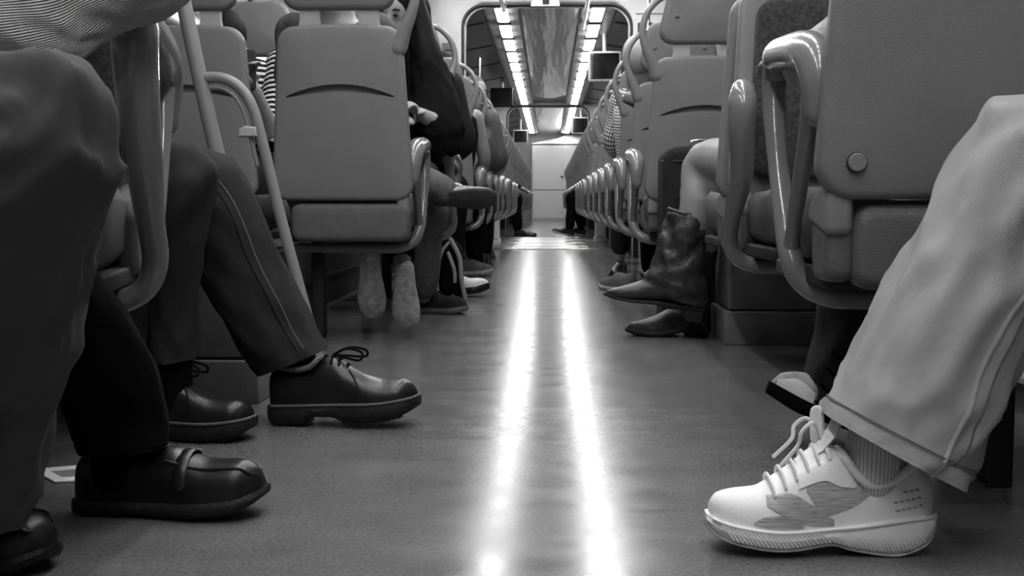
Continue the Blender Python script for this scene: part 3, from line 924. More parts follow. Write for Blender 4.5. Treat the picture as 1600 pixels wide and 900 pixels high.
# ---- garments drawn as lofts through measured sections
def section_loft(secs, k=6, n=36, p=2.3, wr=0., seed=0., fr=(9., 3.), a0=0.):
    """secs: (lx, ly, rx, ry, Y, half depth) in photograph pixels at distance Y; returns the rings"""
    rows = []
    for lx, ly, rx, ry, Y, d in secs:
        L, R = at(lx, ly, Y), at(rx, ry, Y)
        rows.append((L, R, d))
    Ls = spline([r[0] for r in rows], k); Rs = spline([r[1] for r in rows], k)
    D = lerplist([r[2] for r in rows], len(Ls))
    rings = []
    for j, (L, R, d) in enumerate(zip(Ls, Rs, D)):
        c, a = (L + R) / 2, (R - L) / 2
        b = V((0, d, 0))
        rg = []
        for i in range(n):
            q = 2 * PI * i / n + a0
            cx, sy = math.cos(q), math.sin(q)
            x = math.copysign(abs(cx) ** (2 / p), cx); y = math.copysign(abs(sy) ** (2 / p), sy)
            off = 0
            if wr:
                u = V((math.cos(q) * .9, math.sin(q) * .9, 0))
                w1 = noise.noise(V((u.x * fr[0] * .25, u.y * fr[0] * .25 + seed, j / len(Ls) * fr[1] + u.x * 1.2)))
                w2 = noise.noise(V((u.x * fr[0] * .5 + 3, u.y * fr[0] * .5 + seed, j / len(Ls) * fr[1] * 2.3 + u.y * 2)))
                w3 = noise.noise(V((u.x * 1.5 + j / len(Ls) * fr[1] * .9 + seed, u.y * 1.5 + j / len(Ls) * fr[1] * .5, seed * 2)))
                off = wr * ((1 - 2.6 * abs(w1)) * .6 + .5 * w2 + .7 * (1 - 3 * abs(w3)))
            nd = (a * x + b * y)
            rg.append(c + nd + nd.normalized() * off)
        rings.append(rg)
    return rings
def hem_ring(rings, frac, out=.0025, n_last=3):
    rr = rings[-n_last:]
    return [[(p + (p - sum(r, V((0, 0, 0))) / len(r)).normalized() * out) for p in r] for r in rr]

# ---- shoes: local x from heel (0) to toe (1) times L, z up, y across
class Last:
    def __init__(s, L, top, bot, half, p=2.6):
        s.L, s.top, s.bot, s.half, s.p = L, top, bot, half, p
    def zt(s, t): return cat1([a for a, b in s.top], [b for a, b in s.top], t)
    def zb(s, t): return cat1([a for a, b in s.bot], [b for a, b in s.bot], t)
    def hw(s, t): return cat1([a for a, b in s.half], [b for a, b in s.half], t)
    def y(s, t, z):
        k = max(0., min(.999, (z - s.zb(t)) / max(1e-5, s.zt(t) - s.zb(t))))
        return s.hw(t) * (1 - k ** s.p) ** (1 / s.p)
    def upper(s, n=40, m=22):
        g = Geo(); rings = []
        for j in range(n + 1):
            t = j / n
            t = .004 + .992 * (t - math.sin(2 * PI * t) / (2 * PI) * .35)
            zb, zt, hw = s.zb(t), s.zt(t), s.hw(t)
            rg = []
            for i in range(m + 1):
                q = PI * i / m
                c, sn = math.cos(q), math.sin(q)
                rg.append(V((t * s.L, math.copysign(abs(c) ** (2 / s.p), c) * hw, zb + (zt - zb) * abs(sn) ** (2 / s.p))))
            for i in range(1, 5):
                rg.append(V((t * s.L, -hw + 2 * hw * i / 5, zb - .002)))
            rings.append(rg)
        return g.loft(rings)
    def sole(s, zlo, grow=1.06, n=40, bulge=.002, zup=.003):
        g = Geo(); rings = []
        for j in range(n + 1):
            t = j / n
            t = .001 + .998 * (t - math.sin(2 * PI * t) / (2 * PI) * .45)
            h = s.hw(t) * grow + .0015
            x = (t - .5) * 1.03 * s.L + .5 * s.L
            hi = s.zb(t) + zup; lo = min(cat1([a for a, b in zlo], [b for a, b in zlo], t), hi - .003)
            e = min(.004, (hi - lo) * .3)
            rings.append([V((x, h - .002, hi)), V((x, h, hi - e)), V((x, h + bulge, (hi + lo) / 2)), V((x, h, lo + e)), V((x, h - .004, lo)),
                          V((x, 0, lo)), V((x, -h + .004, lo)), V((x, -h, lo + e)), V((x, -h - bulge, (hi + lo) / 2)), V((x, -h, hi - e)), V((x, -h + .002, hi)), V((x, 0, hi))])
        return g.loft(rings)
    def patch(s, poly, side, out=.0012, n=14):
        """thin panel lying on the flank: poly is a quad strip [(t, zlow, zhigh), ...]"""
        g = Geo(); base = len(g.v)
        T = [a for a, _, _ in poly]
        for i in range(n + 1):
            t = T[0] + (T[-1] - T[0]) * i / n
            lo = cat1(T, [b for _, b, _ in poly], t); hi = cat1(T, [c for _, _, c in poly], t)
            for k in range(7):
                z = lo + (hi - lo) * k / 6
                g.v.append(V((t * s.L, side * (s.y(t, z) + out), z)))
            for k in range(7):
                z = lo + (hi - lo) * k / 6
                g.v.append(V((t * s.L, side * (s.y(t, z) - .002), z)))
        m = 14
        for i in range(n):
            a, b = i * m, (i + 1) * m
            for k in range(6):
                g.face((a + k, b + k, b + k + 1, a + k + 1)); g.face((a + 7 + k, a + 8 + k, b + 8 + k, b + 7 + k))
            g.face((a, a + 7, b + 7, b)); g.face((a + 6, b + 6, b + 13, a + 13))
        g.face([k for k in range(7)] + [13 - k for k in range(7)]); e = n * m
        g.face([e + k for k in range(7)][::-1] + [e + 7 + k for k in range(7)])
        return g
def shoe_root(t, pos, d, pitch=0., roll=0., mirror=False):
    """matrix: heel at pos, toe along d (horizontal), pitched up by pitch"""
    d = V((d[0], d[1], 0)).normalized()
    rz = math.atan2(d.y, d.x)
    m = Matrix.Translation(pos) @ Matrix.Rotation(rz, 4, 'Z') @ Matrix.Rotation(-pitch, 4, 'Y') @ Matrix.Rotation(roll, 4, 'X')
    return m
def low_shoe(t, pos, d, L=.28, up='leather', so='rubber', sole_h=.018, hgt=.078, toe=.045, w=.045, pitch=0., roll=0., pointed=False, heel=0., collar=None, laces=None, p=2.4):
    b0 = sole_h
    last = Last(L, [(0, b0 + hgt * .9), (.06, b0 + hgt), (.3, b0 + hgt * .92), (.45, b0 + hgt * .98), (.62, b0 + hgt * .72), (.8, b0 + toe), (.95, b0 + toe * .72), (1, b0 + toe * .3)],
                [(0, b0 + heel), (.3, b0 + heel * .7), (.65, b0), (1, b0 + .012)],
                [(0, .018), (.06, .028), (.3, .031), (.68, w), (.85, w * (.62 if pointed else .9)), (.95, w * (.3 if pointed else .62)), (1, w * (.08 if pointed else .25))], p)
    m = shoe_root(t, pos, d, pitch, roll)
    s = last.upper(30, 18).xform(m).obj('shoe', up, t, 60)
    zlo = [(0, 0), (.28, 0), (.30, heel * .7 + .002), (.6, 0), (.85, .002), (1, .016)] if heel > .005 else [(0, .002), (.1, 0), (.75, 0), (1, .014)]
    last.sole(zlo, 1.05, 30).xform(m).obj('sole', so, s, 50)
    if collar:
        pts = [V((x * L, y, b0 + hgt * .96)) for x, y in ((.04, 0), (.08, .022), (.25, .027), (.4, .02), (.45, 0), (.4, -.02), (.25, -.027), (.08, -.022), (.04, 0))]
        Geo().tube([m @ q for q in pts], .005, 8, 4).obj('collar', collar, s)
    if laces:
        for k in range(3):
            tt = .5 + k * .07; z = last.zt(tt) + .001
            Geo().tube([m @ V((tt * L, .018, z - .008)), m @ V((tt * L, 0, z + .002)), m @ V((tt * L, -.018, z - .008))], .003, 6, 4).obj('lace', laces, s)
    return s, last, m

PEOPLE = 'seated passengers'
def person(label, loc): return thing('person', label, 'person', (0, 0, 0), 0, PEOPLE)
Zv = V((0, 0, 1))

# ---------------------------------------------------------------- near right: light jeans and white running shoe
t = person('person in pale wide jeans and a white running shoe, nearest on the right', 0)
make_seat(1.375, 1.22, PI / 2, -1, 'seat at the right frame edge under the pale jeans wearer', arm=False, group='window seats')
YJ = 1.48
J = seated(1.33, 1.22, PI / 2)
J['kR'], J['aR'] = at(1615, 255, YJ), at(1378, 745, YJ)
J['hR'] = V((1.2, 1.36, .52))
make_body(t, J, 'skin', .012, thin=.7)
make_top(t, J, 'mid_cloth')
make_hair(t, J, 'hair')
secs = [(1960, 170, 1945, 420, 1.40, .085), (1800, 148, 1810, 400, 1.44, .085), (1680, 142, 1745, 385, YJ, .085), (1592, 152, 1705, 385, YJ, .082), (1540, 178, 1672, 400, YJ, .08), (1500, 232, 1650, 435, YJ, .078),
        (1448, 345, 1622, 500, YJ, .078), (1398, 435, 1588, 560, YJ, .08), (1345, 545, 1552, 640, YJ, .082), (1312, 602, 1525, 705, YJ, .083), (1287, 645, 1494, 757, YJ, .084)]
R = section_loft(secs, 9, 64, 2.1, .009, 2.7, (9., 5.5))
g = Geo().loft(R, True, False)
inner = [[p + ((sum(r, V((0,0,0))) / len(r)) - p).normalized() * .003 for p in r] for r in R[-14:]][::-1]
g.loft(inner, False, True)
gl = Geo()
P = leg_path(J, 'L'); gl.tube(P, [.10, .09, .08, .085, .09, .095], 18, 5)
n0 = len(g.v); g.v += gl.v; g.f += [tuple(i + n0 for i in f) for f in gl.f]; g.uv += gl.uv
tl = Geo().loft(torso_rings(J, 1.12, 0, 3)); n0 = len(g.v); g.v += tl.v; g.f += [tuple(i + n0 for i in f) for f in tl.f]; g.uv += tl.uv
jean = g.obj('jeans', 'jeans_light', t, 70)
h = Geo().loft(hem_ring(R, 0, .0028, 5), False, False); h.obj('hem', 'jeans_light', jean, 70)
def along(R, q, out):
    pts = []
    for r in R:
        c = sum(r, V((0, 0, 0))) / len(r)
        x = q * len(r); i = int(x) % len(r); f = x - int(x)
        p = r[i].lerp(r[(i + 1) % len(r)], f)
        pts.append(p + (p - c).normalized() * out)
    return pts
# which ring angle carries the outer seam: search the one whose path passes (1440,690)
def qnear(R, px, py, Y):
    tgt = at(px, py, Y); best = None
    for q in range(0, 200):
        pt = min(((p - tgt).length, 0) for p in along(R[-20:], q / 200, 0))
        p_ = [p for p in along(R[-20:], q / 200, 0)]
        if sum(p.y for p in p_) / len(p_) > YJ: continue
        d = min(((p.x - tgt.x) ** 2 + (p.z - tgt.z) ** 2) for p in p_)
        if best is None or d < best[0]: best = (d, q / 200)
    return best[1]
qs = qnear(R[-3:], 1418, 730, YJ)
Geo().tube(along(R[20:], qs, .0005), .0035, 8).obj('side_seam', 'jeans_light', jean)
Geo().tube(along(R[20:], qs + .035, .0002), .0014, 6).obj('stitching', 'welt', jean)
for k, r in enumerate((6, 2)):
    rr = R[-r]; rr = [p + (p - sum(rr, V((0, 0, 0))) / len(rr)).normalized() * .002 for p in rr]
    Geo().tube(rr + [rr[0]], .0009, 5).obj('stitching', 'welt', jean)
# sock
a, b = at(1362, 775, YJ), at(1366, 690, YJ)
Geo().tube([a, a.lerp(b, .35), b], [.026, .0345, .036], 44, 8).obj('sock', 'sock', t)
# the running shoe
last = Last(.285, [(0, .085), (.04, .108), (.086, .117), (.15, .108), (.21, .096), (.295, .093), (.35, .104), (.41, .128), (.455, .138), (.53, .130), (.61, .115), (.726, .091), (.784, .081), (.9, .077), (.965, .072), (1, .060)],
            [(0, .052), (.1, .05), (.44, .036), (.67, .033), (.87, .038), (1, .045)],
            [(0, .014), (.03, .024), (.1, .032), (.25, .033), (.42, .034), (.62, .043), (.74, .046), (.86, .041), (.95, .028), (1, .010)], 2.5)
hp = at(1452, 830, YJ)
m = shoe_root(t, V((hp.x, YJ, 0)), (-1, 0, 0))
sh = last.upper(60, 30).xform(m).obj('running_shoe', 'shoe_white', t, 60)
lo = [(0, .040), (.02, .026), (.06, .013), (.2, 0), (.38, .007), (.47, .014), (.67, .008), (.87, .014), (.96, .022), (1, .032)]
last.sole([(a, b + .004) for a, b in lo], 1.05, 60, .003).xform(m).obj('midsole', 'sole_white', sh, 40)
l2 = Last(.285, last.top, [(a, b + .004) for a, b in lo], last.half)
l2.sole([(a, b) for a, b in lo], 1.03, 50, .0005, zup=.0).xform(m).obj('outsole', 'shoe_mesh', sh, 40)
sd = 1          # the flank towards the camera is local +y after the half turn
for i, (poly, mm) in enumerate(((((.30, .078, .090), (.40, .062, .094), (.50, .055, .100), (.585, .085, .098)), 'shoe_mesh'),
                                (((.46, .040, .048), (.55, .042, .066), (.66, .052, .082), (.76, .066, .078)), 'shoe_mesh'),
                                (((.60, .0385, .043), (.68, .0385, .055), (.76, .040, .054), (.82, .043, .046)), 'shoe_mesh'))):
    for s_ in (1, -1): last.patch(poly, s_, .0012).xform(m).obj('mesh_panel', mm, sh, 60)
for s_ in (1, -1):
    last.patch(((.36, .088, .102), (.43, .090, .118), (.5, .098, .121), (.62, .088, .106)), s_, .0022).xform(m).obj('eyestay', 'shoe_white', sh, 60)
g = Geo()
for k in range(13):
    tt = .075 + (k % 5) * .026 + (k // 5) * .008; z = .066 + (k // 5) * .010 + (k % 5) * -.0015
    y = last.y(tt, z) + .0004
    g.ellipsoid((tt * .285, y, z), .0032, .0012, .0016, 8, 5)
g.xform(m).obj('perforations', 'shoe_mesh', sh)
sh.children[-1]['kind'] = 'stuff'
g = Geo()
def mid(tt, f):
    zl = cat1([a for a, b in lo], [b for a, b in lo], tt) + .004; zh = last.zb(tt) + .003
    return V(((tt - .5) * 1.03 * .285 + .1425, last.hw(tt) * 1.05 + .0035, zl + (zh - zl) * f))
for k in range(26):
    tt = .07 + k * .0155
    g.tube([mid(tt, .12), mid(tt + .015, .32), mid(tt + .035, .52 - .2 * abs(tt - .2))], .0011, 5)
for k in range(24):
    tt = .48 + k * .018
    g.tube([mid(tt - .0, .15), mid(min(tt + .02, .97), .45), mid(min(tt + .045, .985), .75)], .0011, 5)
o = g.xform(m).obj('sole_ribs', 'sole_white', sh); o['kind'] = 'stuff'
g = Geo().tube([m @ mid(tt / 40, .93 - .0 * tt) for tt in range(1, 40)], .0016, 6); g.obj('sole_line', 'sole_white', sh)
# collar, tongue, pull tab, heel tab, laces
cl = [V((x * .285, y, last.zt(x) - .001)) for x, y in ((.09, 0), (.11, .02), (.2, .027), (.3, .028), (.37, .024), (.41, .018))]
cl = cl + [V((p.x, -p.y, p.z)) for p in cl[::-1]]
Geo().tube([m @ p for p in cl], .006, 10, 4).obj('collar', 'shoe_white', sh)
tg = Geo().loft([[V((x * .285 + dx, y, z + dz)) for dx, dz, y in ((0, 0, -w), (.004, .004, -w * .5), (.005, .006, 0), (.004, .004, w * .5), (0, 0, w), (-.004, -.003, w * .5), (-.005, -.003, 0), (-.004, -.003, -w * .5))]
                 for x, z, w in ((.60, .112, .014), (.5, .134, .018), (.45, .152, .02), (.43, .166, .018), (.425, .171, .010))])
tg.xform(m).obj('tongue', 'shoe_white', sh)
Geo().tube([m @ V((.50 * .285, 0, .150)), m @ V((.505 * .285, 0, .178)), m @ V((.52 * .285, 0, .183)), m @ V((.53 * .285, 0, .176)), m @ V((.525 * .285, 0, .145))], .0055, 8, 5, flat=.3).obj('pull_tab', 'lace', sh)
for k in range(6):
    tt = .475 + k * .05; z = last.zt(tt)
    w = .022
    y1 = last.y(tt - .01, z - .013)
    Geo().tube([m @ V((tt * .285, y1 + .001, z - .013)), m @ V((tt * .285 + .002, y1 * .75, z - .001)), m @ V((tt * .285 + .003, 0, z + .006)), m @ V((tt * .285 + .002, -y1 * .75, z - .001)), m @ V((tt * .285, -y1 - .001, z - .013))], .0032, 8, 4, flat=.6).obj('lace', 'lace', sh)
for s_ in (1, -1):
    Geo().tube([m @ V((.50 * .285, s_ * .004, .146)), m @ V((.545 * .285, s_ * .016, .168)), m @ V((.60 * .285, s_ * .022, .158)), m @ V((.615 * .285, s_ * .02, .140)), m @ V((.69 * .285, s_ * .025, .116))], .0026, 8, 6, flat=.6).obj('lace', 'lace', sh)
Geo().tube([m @ V((.06 * .285, 0, .105)), m @ V((.045 * .285, 0, .09)), m @ V((.03 * .285, 0, .07))], [.008, .009, .006], 10, 4, flat=.5).obj('heel_tab', 'shoe_white', sh)
# the other shoe, out at the frame edge
low_shoe(t, V((J['aL'].x + .06, J['aL'].y, 0)), (-1, 0, 0), .28, 'shoe_white', 'sole_white', .03)

# ---------------------------------------------------------------- near left: knit sweater, dark trousers, penny loafers
t = person('person in ribbed knit sweater, dark trousers and black penny loafers, nearest on the left', 0)
J = seated(-.93, 1.86, PI)
J['eL'], J['wL'] = at(225, -25, 1.47), at(-110, 25, 1.22)
J['kL'], J['aL'] = at(20, 250, 1.08), at(-45, 800, 1.33)
J['kR'], J['aR'] = at(35, 330, 1.34), at(182, 725, 1.62)
J['wR'] = V((-.9, 1.35, .66))
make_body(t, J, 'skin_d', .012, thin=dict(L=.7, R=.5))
g = Geo().loft(torso_rings(J, 1.15, 1, 7))
g.tube([J['sL'], J['sL'].lerp(J['eL'], .45), J['sL'].lerp(J['eL'], .8)], [.075, .07, .06], 30, 6)
g.tube([J['sR'], J['sR'].lerp(J['eR'], .5), J['eR'], J['eR'].lerp(J['wR'], .9)], [.075, .065, .06, .045], 24, 6)
secs = [(301, -50, 300, -42, 1.46, .004), (298, -70, 291, -20, 1.46, .02), (288, -85, 281, 2, 1.46, .045), (262, -95, 252, 24, 1.45, .055), (215, -100, 205, 38, 1.43, .06), (165, -100, 165, 58, 1.40, .062), (118, -95, 130, 84, 1.36, .062), (70, -85, 90, 90, 1.32, .06), (20, -78, 30, 92, 1.28, .058), (-40, -70, -40, 95, 1.25, .056), (-110, -60, -110, 92, 1.2, .052)]
R = section_loft(secs, 8, 60, 2.1, .006, 8.1, (8., 6.))
g.loft(R)
sw = g.obj('sweater', 'knit', t, 80)
g = Geo()
secs = [(-420, 60, -400, 470, 1.5, .095), (-250, 82, -240, 440, 1.25, .092), (-110, 86, -170, 430, 1.10, .088), (0, 88, -130, 440, 1.06, .085), (88, 93, -105, 450, 1.05, .082), (142, 142, -90, 470, 1.06, .080), (166, 225, -80, 490, 1.08, .078),
        (163, 300, -75, 520, 1.10, .076), (136, 385, -75, 540, 1.14, .074), (114, 470, -80, 570, 1.18, .073), (104, 560, -85, 620, 1.22, .072), (66, 650, -95, 690, 1.26, .071), (46, 750, -105, 770, 1.29, .07), (28, 822, -115, 830, 1.31, .07)]
RL = section_loft(secs, 8, 60, 2.2, .012, 5.3, (9., 8.))
g.loft(RL, True, False)
secs = [(-330, 190, -330, 420, 1.6, .085), (-190, 200, -200, 420, 1.45, .08), (-60, 215, -110, 410, 1.38, .076), (50, 265, -60, 400, 1.34, .072), (108, 330, -28, 420, 1.36, .068), (140, 420, 5, 450, 1.41, .066), (195, 500, 55, 520, 1.48, .064), (235, 580, 95, 590, 1.535, .063), (248, 645, 115, 650, 1.58, .062), (254, 692, 130, 702, 1.60, .06)]
Geo().loft(section_loft(secs, 7, 40, 2.2, .006, 1.3, (8., 5.)), True, False).obj('trouser_leg', 'black_cloth', t, 70)
tl = Geo().loft(torso_rings(J, 1.12, 0, 3)); n0 = len(g.v); g.v += tl.v; g.f += [tuple(i + n0 for i in f) for f in tl.f]; g.uv += tl.uv
tr = g.obj('trousers', 'trousers', t, 70)
Geo().tube(along(RL[6:], .035, .0005), .0022, 6).obj('side_seam', 'trousers', tr)
make_hair(t, J, 'hair')
def loafer(t, pos, d, L=.278, pitch=0.):
    last = Last(L, [(0, .07), (.05, .086), (.22, .084), (.4, .095), (.52, .094), (.62, .083), (.75, .074), (.88, .074), (.96, .062), (1, .04)], [(0, .020), (.6, .018), (.85, .022), (1, .034)],
                [(0, .016), (.05, .026), (.25, .033), (.45, .037), (.68, .047), (.85, .043), (.95, .028), (1, .010)], 2.5)
    m = shoe_root(t, pos, d, pitch)
    s = last.upper(46, 26).xform(m).obj('loafer', 'leather', t, 60)
    last.sole([(0, .002), (.05, 0), (.27, 0), (.28, .004), (.6, .0), (.8, .003), (.92, .012), (1, .026)], 1.06, 46).xform(m).obj('sole', 'rubber', s, 40)
    def on(tt, f, o=.001):
        z = last.zb(tt) + (last.zt(tt) - last.zb(tt)) * f
        return V((tt * L, last.y(tt, z) + o, z))
    rim = [on(tt, f) for tt, f in ((.52, .80), (.62, .83), (.72, .86), (.82, .87), (.90, .86), (.95, .80))]
    rim = rim + [V((.965 * L, 0, last.zt(.965) - .006))] + [V((p.x, -p.y, p.z)) for p in rim[::-1]]
    Geo().tube([m @ p for p in rim], .0028, 8, 5).obj('apron_seam', 'leather', s)
    st = [on(.60, f, .002) for f in (.45, .7, .88, .96)]
    st = st + [V((.60 * L, 0, last.zt(.6) + .0025))] + [V((p.x, -p.y, p.z)) for p in st[::-1]]
    Geo().tube([m @ p for p in st], .010, 8, 5, flat=.28, up=(1, 0, 0)).obj('strap', 'leather', s)
    q = on(.605, .9, .004)
    Geo().tube([m @ (q + V(v)) for v in ((-.008, 0, -.006), (.008, .001, -.008), (.009, -.004, .006), (-.007, -.005, .008), (-.008, 0, -.006))], .0018, 6).obj('buckle', 'buckle', s)
    cl = [V((x * L, y, last.zt(x) - .001)) for x, y in ((.05, 0), (.09, .02), (.25, .027), (.4, .024), (.5, 0))]
    cl = cl + [V((p.x, -p.y, p.z)) for p in cl[-2::-1]]
    Geo().tube([m @ p for p in cl], .0035, 8, 4).obj('collar', 'leather', s)
    return s
hp = at(122, 815, 1.62)
loafer(t, V((hp.x, 1.63, 0)), (1, -.06, 0), .278, .03)
loafer(t, V((-.86, 1.45, 0)), (.86, -.35, 0), .278)
a = J['aR']
Geo().tube([V((a.x, a.y, .06)), V((a.x, a.y, .16))], .036, 16).obj('sock', 'black_cloth', t)

# ---------------------------------------------------------------- left: dark jeans, lug-soled lace-up shoe
t = person('person in dark jeans and a black lug-soled lace-up shoe on the left', 0)
J = seated(-1.05, 2.05, 0)
J['hL'], J['hR'] = V((-1.02, 2.2, .525)), V((-.98, 2.28, .53))
J['kR'], J['aR'] = at(350, 300, 2.32), at(468, 575, 2.32)
J['kL'], J['aL'] = at(290, 290, 2.12), at(268, 590, 2.15)
make_body(t, J, 'skin', .012, thin=.55)
make_top(t, J, 'dark_cloth')
make_hair(t, J, 'hair')
g = Geo()
secs = [(60, 215, 60, 370, 2.25, .085), (180, 218, 170, 360, 2.28, .085), (270, 222, 240, 362, 2.3, .082), (330, 235, 280, 372, 2.32, .08), (368, 258, 298, 388, 2.32, .078), (395, 300, 306, 405, 2.32, .075), (428, 385, 318, 440, 2.32, .072), (462, 455, 348, 492, 2.32, .07), (488, 510, 380, 545, 2.32, .068), (507, 546, 410, 585, 2.32, .068)]
R = section_loft(secs, 7, 44, 2.2, .006, 3.1, (8., 5.))
g.loft(R, True, False); g.loft([[p + ((sum(r, V((0,0,0))) / len(r)) - p).normalized() * .003 for p in r] for r in R[-10:]][::-1], False, True)
secs = [(60, 205, 60, 380, 2.1, .085), (170, 208, 160, 370, 2.1, .085), (255, 214, 222, 372, 2.1, .082), (310, 235, 245, 385, 2.12, .08), (338, 268, 252, 400, 2.12, .076), (322, 340, 246, 430, 2.13, .07), (308, 420, 240, 460, 2.14, .067), (302, 500, 238, 510, 2.15, .064), (302, 560, 236, 565, 2.15, .064)]
g.loft(section_loft(secs, 7, 40, 2.2, .006, 6.4, (8., 5.)), True, False)
tl = Geo().loft(torso_rings(J, 1.12, 0, 3)); n0 = len(g.v); g.v += tl.v; g.f += [tuple(i + n0 for i in f) for f in tl.f]; g.uv += tl.uv
jean = g.obj('jeans', 'jeans_dark', t, 70)
Geo().loft(hem_ring(R, 0, .0022, 4), False, False).obj('hem', 'jeans_dark', jean, 70)
best = None
YJ = 2.32
qs = qnear(R, 450, 500, 2.32)
Geo().tube(along(R[12:], qs, .0005), .0028, 8).obj('side_seam', 'jeans_dark', jean)
Geo().tube(along(R[12:], qs - .03, .0003), .0016, 6).obj('stitching', 'welt', jean)
a = J['aR']
Geo().tube([a - Zv * .05 - V((.0, 0, 0)), a + Zv * .04 - V((.01, 0, 0))], .041, 16).obj('sock', 'black_cloth', t)
a = J['aL']
Geo().tube([a - Zv * .05, a + Zv * .05], .039, 16).obj('sock', 'black_cloth', t)
def derby(t, pos, d, L=.30, pitch=0.):
    last = Last(L, [(0, .096), (.05, .114), (.2, .108), (.3, .112), (.38, .130), (.46, .128), (.55, .108), (.66, .090), (.78, .080), (.9, .078), (.97, .066), (1, .048)], [(0, .036), (.7, .034), (1, .042)],
                [(0, .018), (.05, .028), (.25, .034), (.45, .037), (.68, .047), (.86, .043), (.95, .030), (1, .012)], 2.4)
    m = shoe_root(t, pos, d, pitch)
    s = last.upper(46, 26).xform(m).obj('lace_up_shoe', 'leather_m', t, 60)
    last.sole([(0, .006), (.03, 0), (.26, 0), (.275, .014), (.44, .012), (.5, .004), (.7, .004), (.9, .012), (1, .026)], 1.09, 60, .003).xform(m).obj('sole', 'rubber', s, 40)
    g = Geo()
    for k in range(13):
        x = (.50 + k * .034) * L
        if k > 11: continue
        z = cat1([.5, .7, .9, 1], [.004, .004, .012, .026], x / L)
        for y in (-.03, .012):
            hw = last.hw(x / L) * .95
            y0 = -hw if y < 0 else .006; y1 = -.006 if y < 0 else hw
            g.box((x, y0, z - .006), (x + .006, y1, z + .004))
    for k in range(4):
        g.box((.02 * L + k * .02, -.03, -.003), (.02 * L + k * .02 + .011, .03, .004))
    g.xform(m).obj('sole_lugs', 'rubber', s)['kind'] = 'stuff'
    def on(tt, f, o=.001):
        z = last.zb(tt) + (last.zt(tt) - last.zb(tt)) * f
        return V((tt * L, last.y(tt, z) + o, z))
    w = [V((((tt - .5) * 1.03 + .5) * L, sgn * (last.hw(tt) * 1.09 + .002), last.zb(tt) + .003)) for sgn in (1,) for tt in [k / 30 for k in range(1, 30)]]
    w = w + [V((1.012 * L, 0, .045))] + [V((p.x, -p.y, p.z)) for p in w[::-1]]
    Geo().tube([m @ p for p in w], .0028, 6).obj('welt', 'welt', s)
    for sg in (1, -1):
        q = [on(tt, f, .0015) for tt, f in ((.64, .1), (.63, .5), (.60, .8), (.56, .95))]
        Geo().tube([m @ V((p.x, sg * p.y, p.z)) for p in q], .002, 6, 4).obj('vamp_seam', 'leather_m', s)
    for k in range(4):
        tt = .39 + k * .05; z = last.zt(tt)
        Geo().tube([m @ V((tt * L, .02, z - .01)), m @ V((tt * L, 0, z + .003)), m @ V((tt * L, -.02, z - .01))], .003, 6, 4).obj('lace', 'black_cloth', s)
    b = m @ V((.44 * L, .004, last.zt(.44) + .004))
    dx = (m.to_3x3() @ V((1, 0, 0))); dy = (m.to_3x3() @ V((0, 1, 0)))
    for sg in (1, -1):
        Geo().tube([b, b + dx * .03 + dy * sg * .01 + Zv * .012, b + dx * .062 + dy * sg * .02 + Zv * .004, b + dx * .06 + dy * sg * .028 - Zv * .01, b + dx * .03 + dy * sg * .016 - Zv * .006, b], .0026, 6, 5).obj('lace', 'black_cloth', s)
    cl = [V((x * L, y, last.zt(x) + .002)) for x, y in ((.05, 0), (.09, .022), (.2, .03), (.3, .03), (.36, .022))]
    cl = cl + [V((p.x, -p.y, p.z)) for p in cl[::-1]]
    Geo().tube([m @ p for p in cl], .006, 8, 4).obj('collar', 'welt', s)
    return s
hp = at(424, 672, 2.28)
derby(t, V((hp.x, 2.30, .002)), (1, -.05, 0), .30, .055)
hp = at(222, 668, 2.24)
derby(t, V((hp.x - .04, 2.16, 0)), (1, -.06, 0), .29)

# ---------------------------------------------------------------- right seat with looped armrest: pale sleeve, dark jeans
t = person('person with a pale sleeve on the looped armrest, dark jeans and two-tone shoe', 0)
J = seated(.70, 1.66, 0)
J['eL'], J['wL'] = V((.437, 1.84, .672)), V((.43, 2.08, .70))
J['sL'] = V((.70, 1.73, .88))
J['kL'], J['aL'] = at(1345, 300, 2.16), at(1300, 640, 2.13)
J['kR'] = V((.75, 2.16, .53)); J['aR'] = V((.78, 2.15, .10))
make_body(t, J, 'skin', .011, thin=.75)
make_top(t, J, 'tan', name='blouse')
make_hair(t, J, 'hair')
g = Geo()
secs = [(1420, 250, 1420, 400, 1.9, .08), (1330, 240, 1400, 380, 2.1, .078), (1300, 300, 1420, 400, 2.16, .075), (1290, 400, 1412, 440, 2.16, .072), (1282, 480, 1390, 500, 2.15, .068), (1264, 565, 1358, 580, 2.14, .064), (1243, 634, 1338, 650, 2.13, .06)]
g.loft(section_loft(secs, 7, 36, 2.2, .006, 9.4, (8., 5.)), True, False)
P = leg_path(J, 'R'); P[-1] = J['kR'].lerp(J['aR'], .95); g.tube(P, [.09, .08, .07, .07, .062, .06], 16, 5)
tl = Geo().loft(torso_rings(J, 1.12, 0, 3)); n0 = len(g.v); g.v += tl.v; g.f += [tuple(i + n0 for i in f) for f in tl.f]; g.uv += tl.uv
jean = g.obj('jeans', 'jeans_dark', t, 70)
for k in range(5):
    q = at(1312 - k * 9, 560 + k * 26, 2.07)
    Geo().tube([q, q + V((-.012, 0, .012))], .003, 6).obj('seam_tuft', 'black_cloth', jean)
s, last, m = low_shoe(t, V((.645, 2.13, .0)), (-1, -.06, 0), .262, 'tan', 'black_cloth', .022, .075, .05, .042, pitch=.33, pointed=True, collar='jeans_dark')
last.patch(((.72, .026, .045), (.85, .026, .058), (.97, .028, .045)), 1).xform(m).obj('toe_cap', 'white', s)
last.patch(((.36, .024, .055), (.5, .024, .06), (.66, .024, .056)), 1).xform(m).obj('vamp_panel', 'shoe_mesh', s)
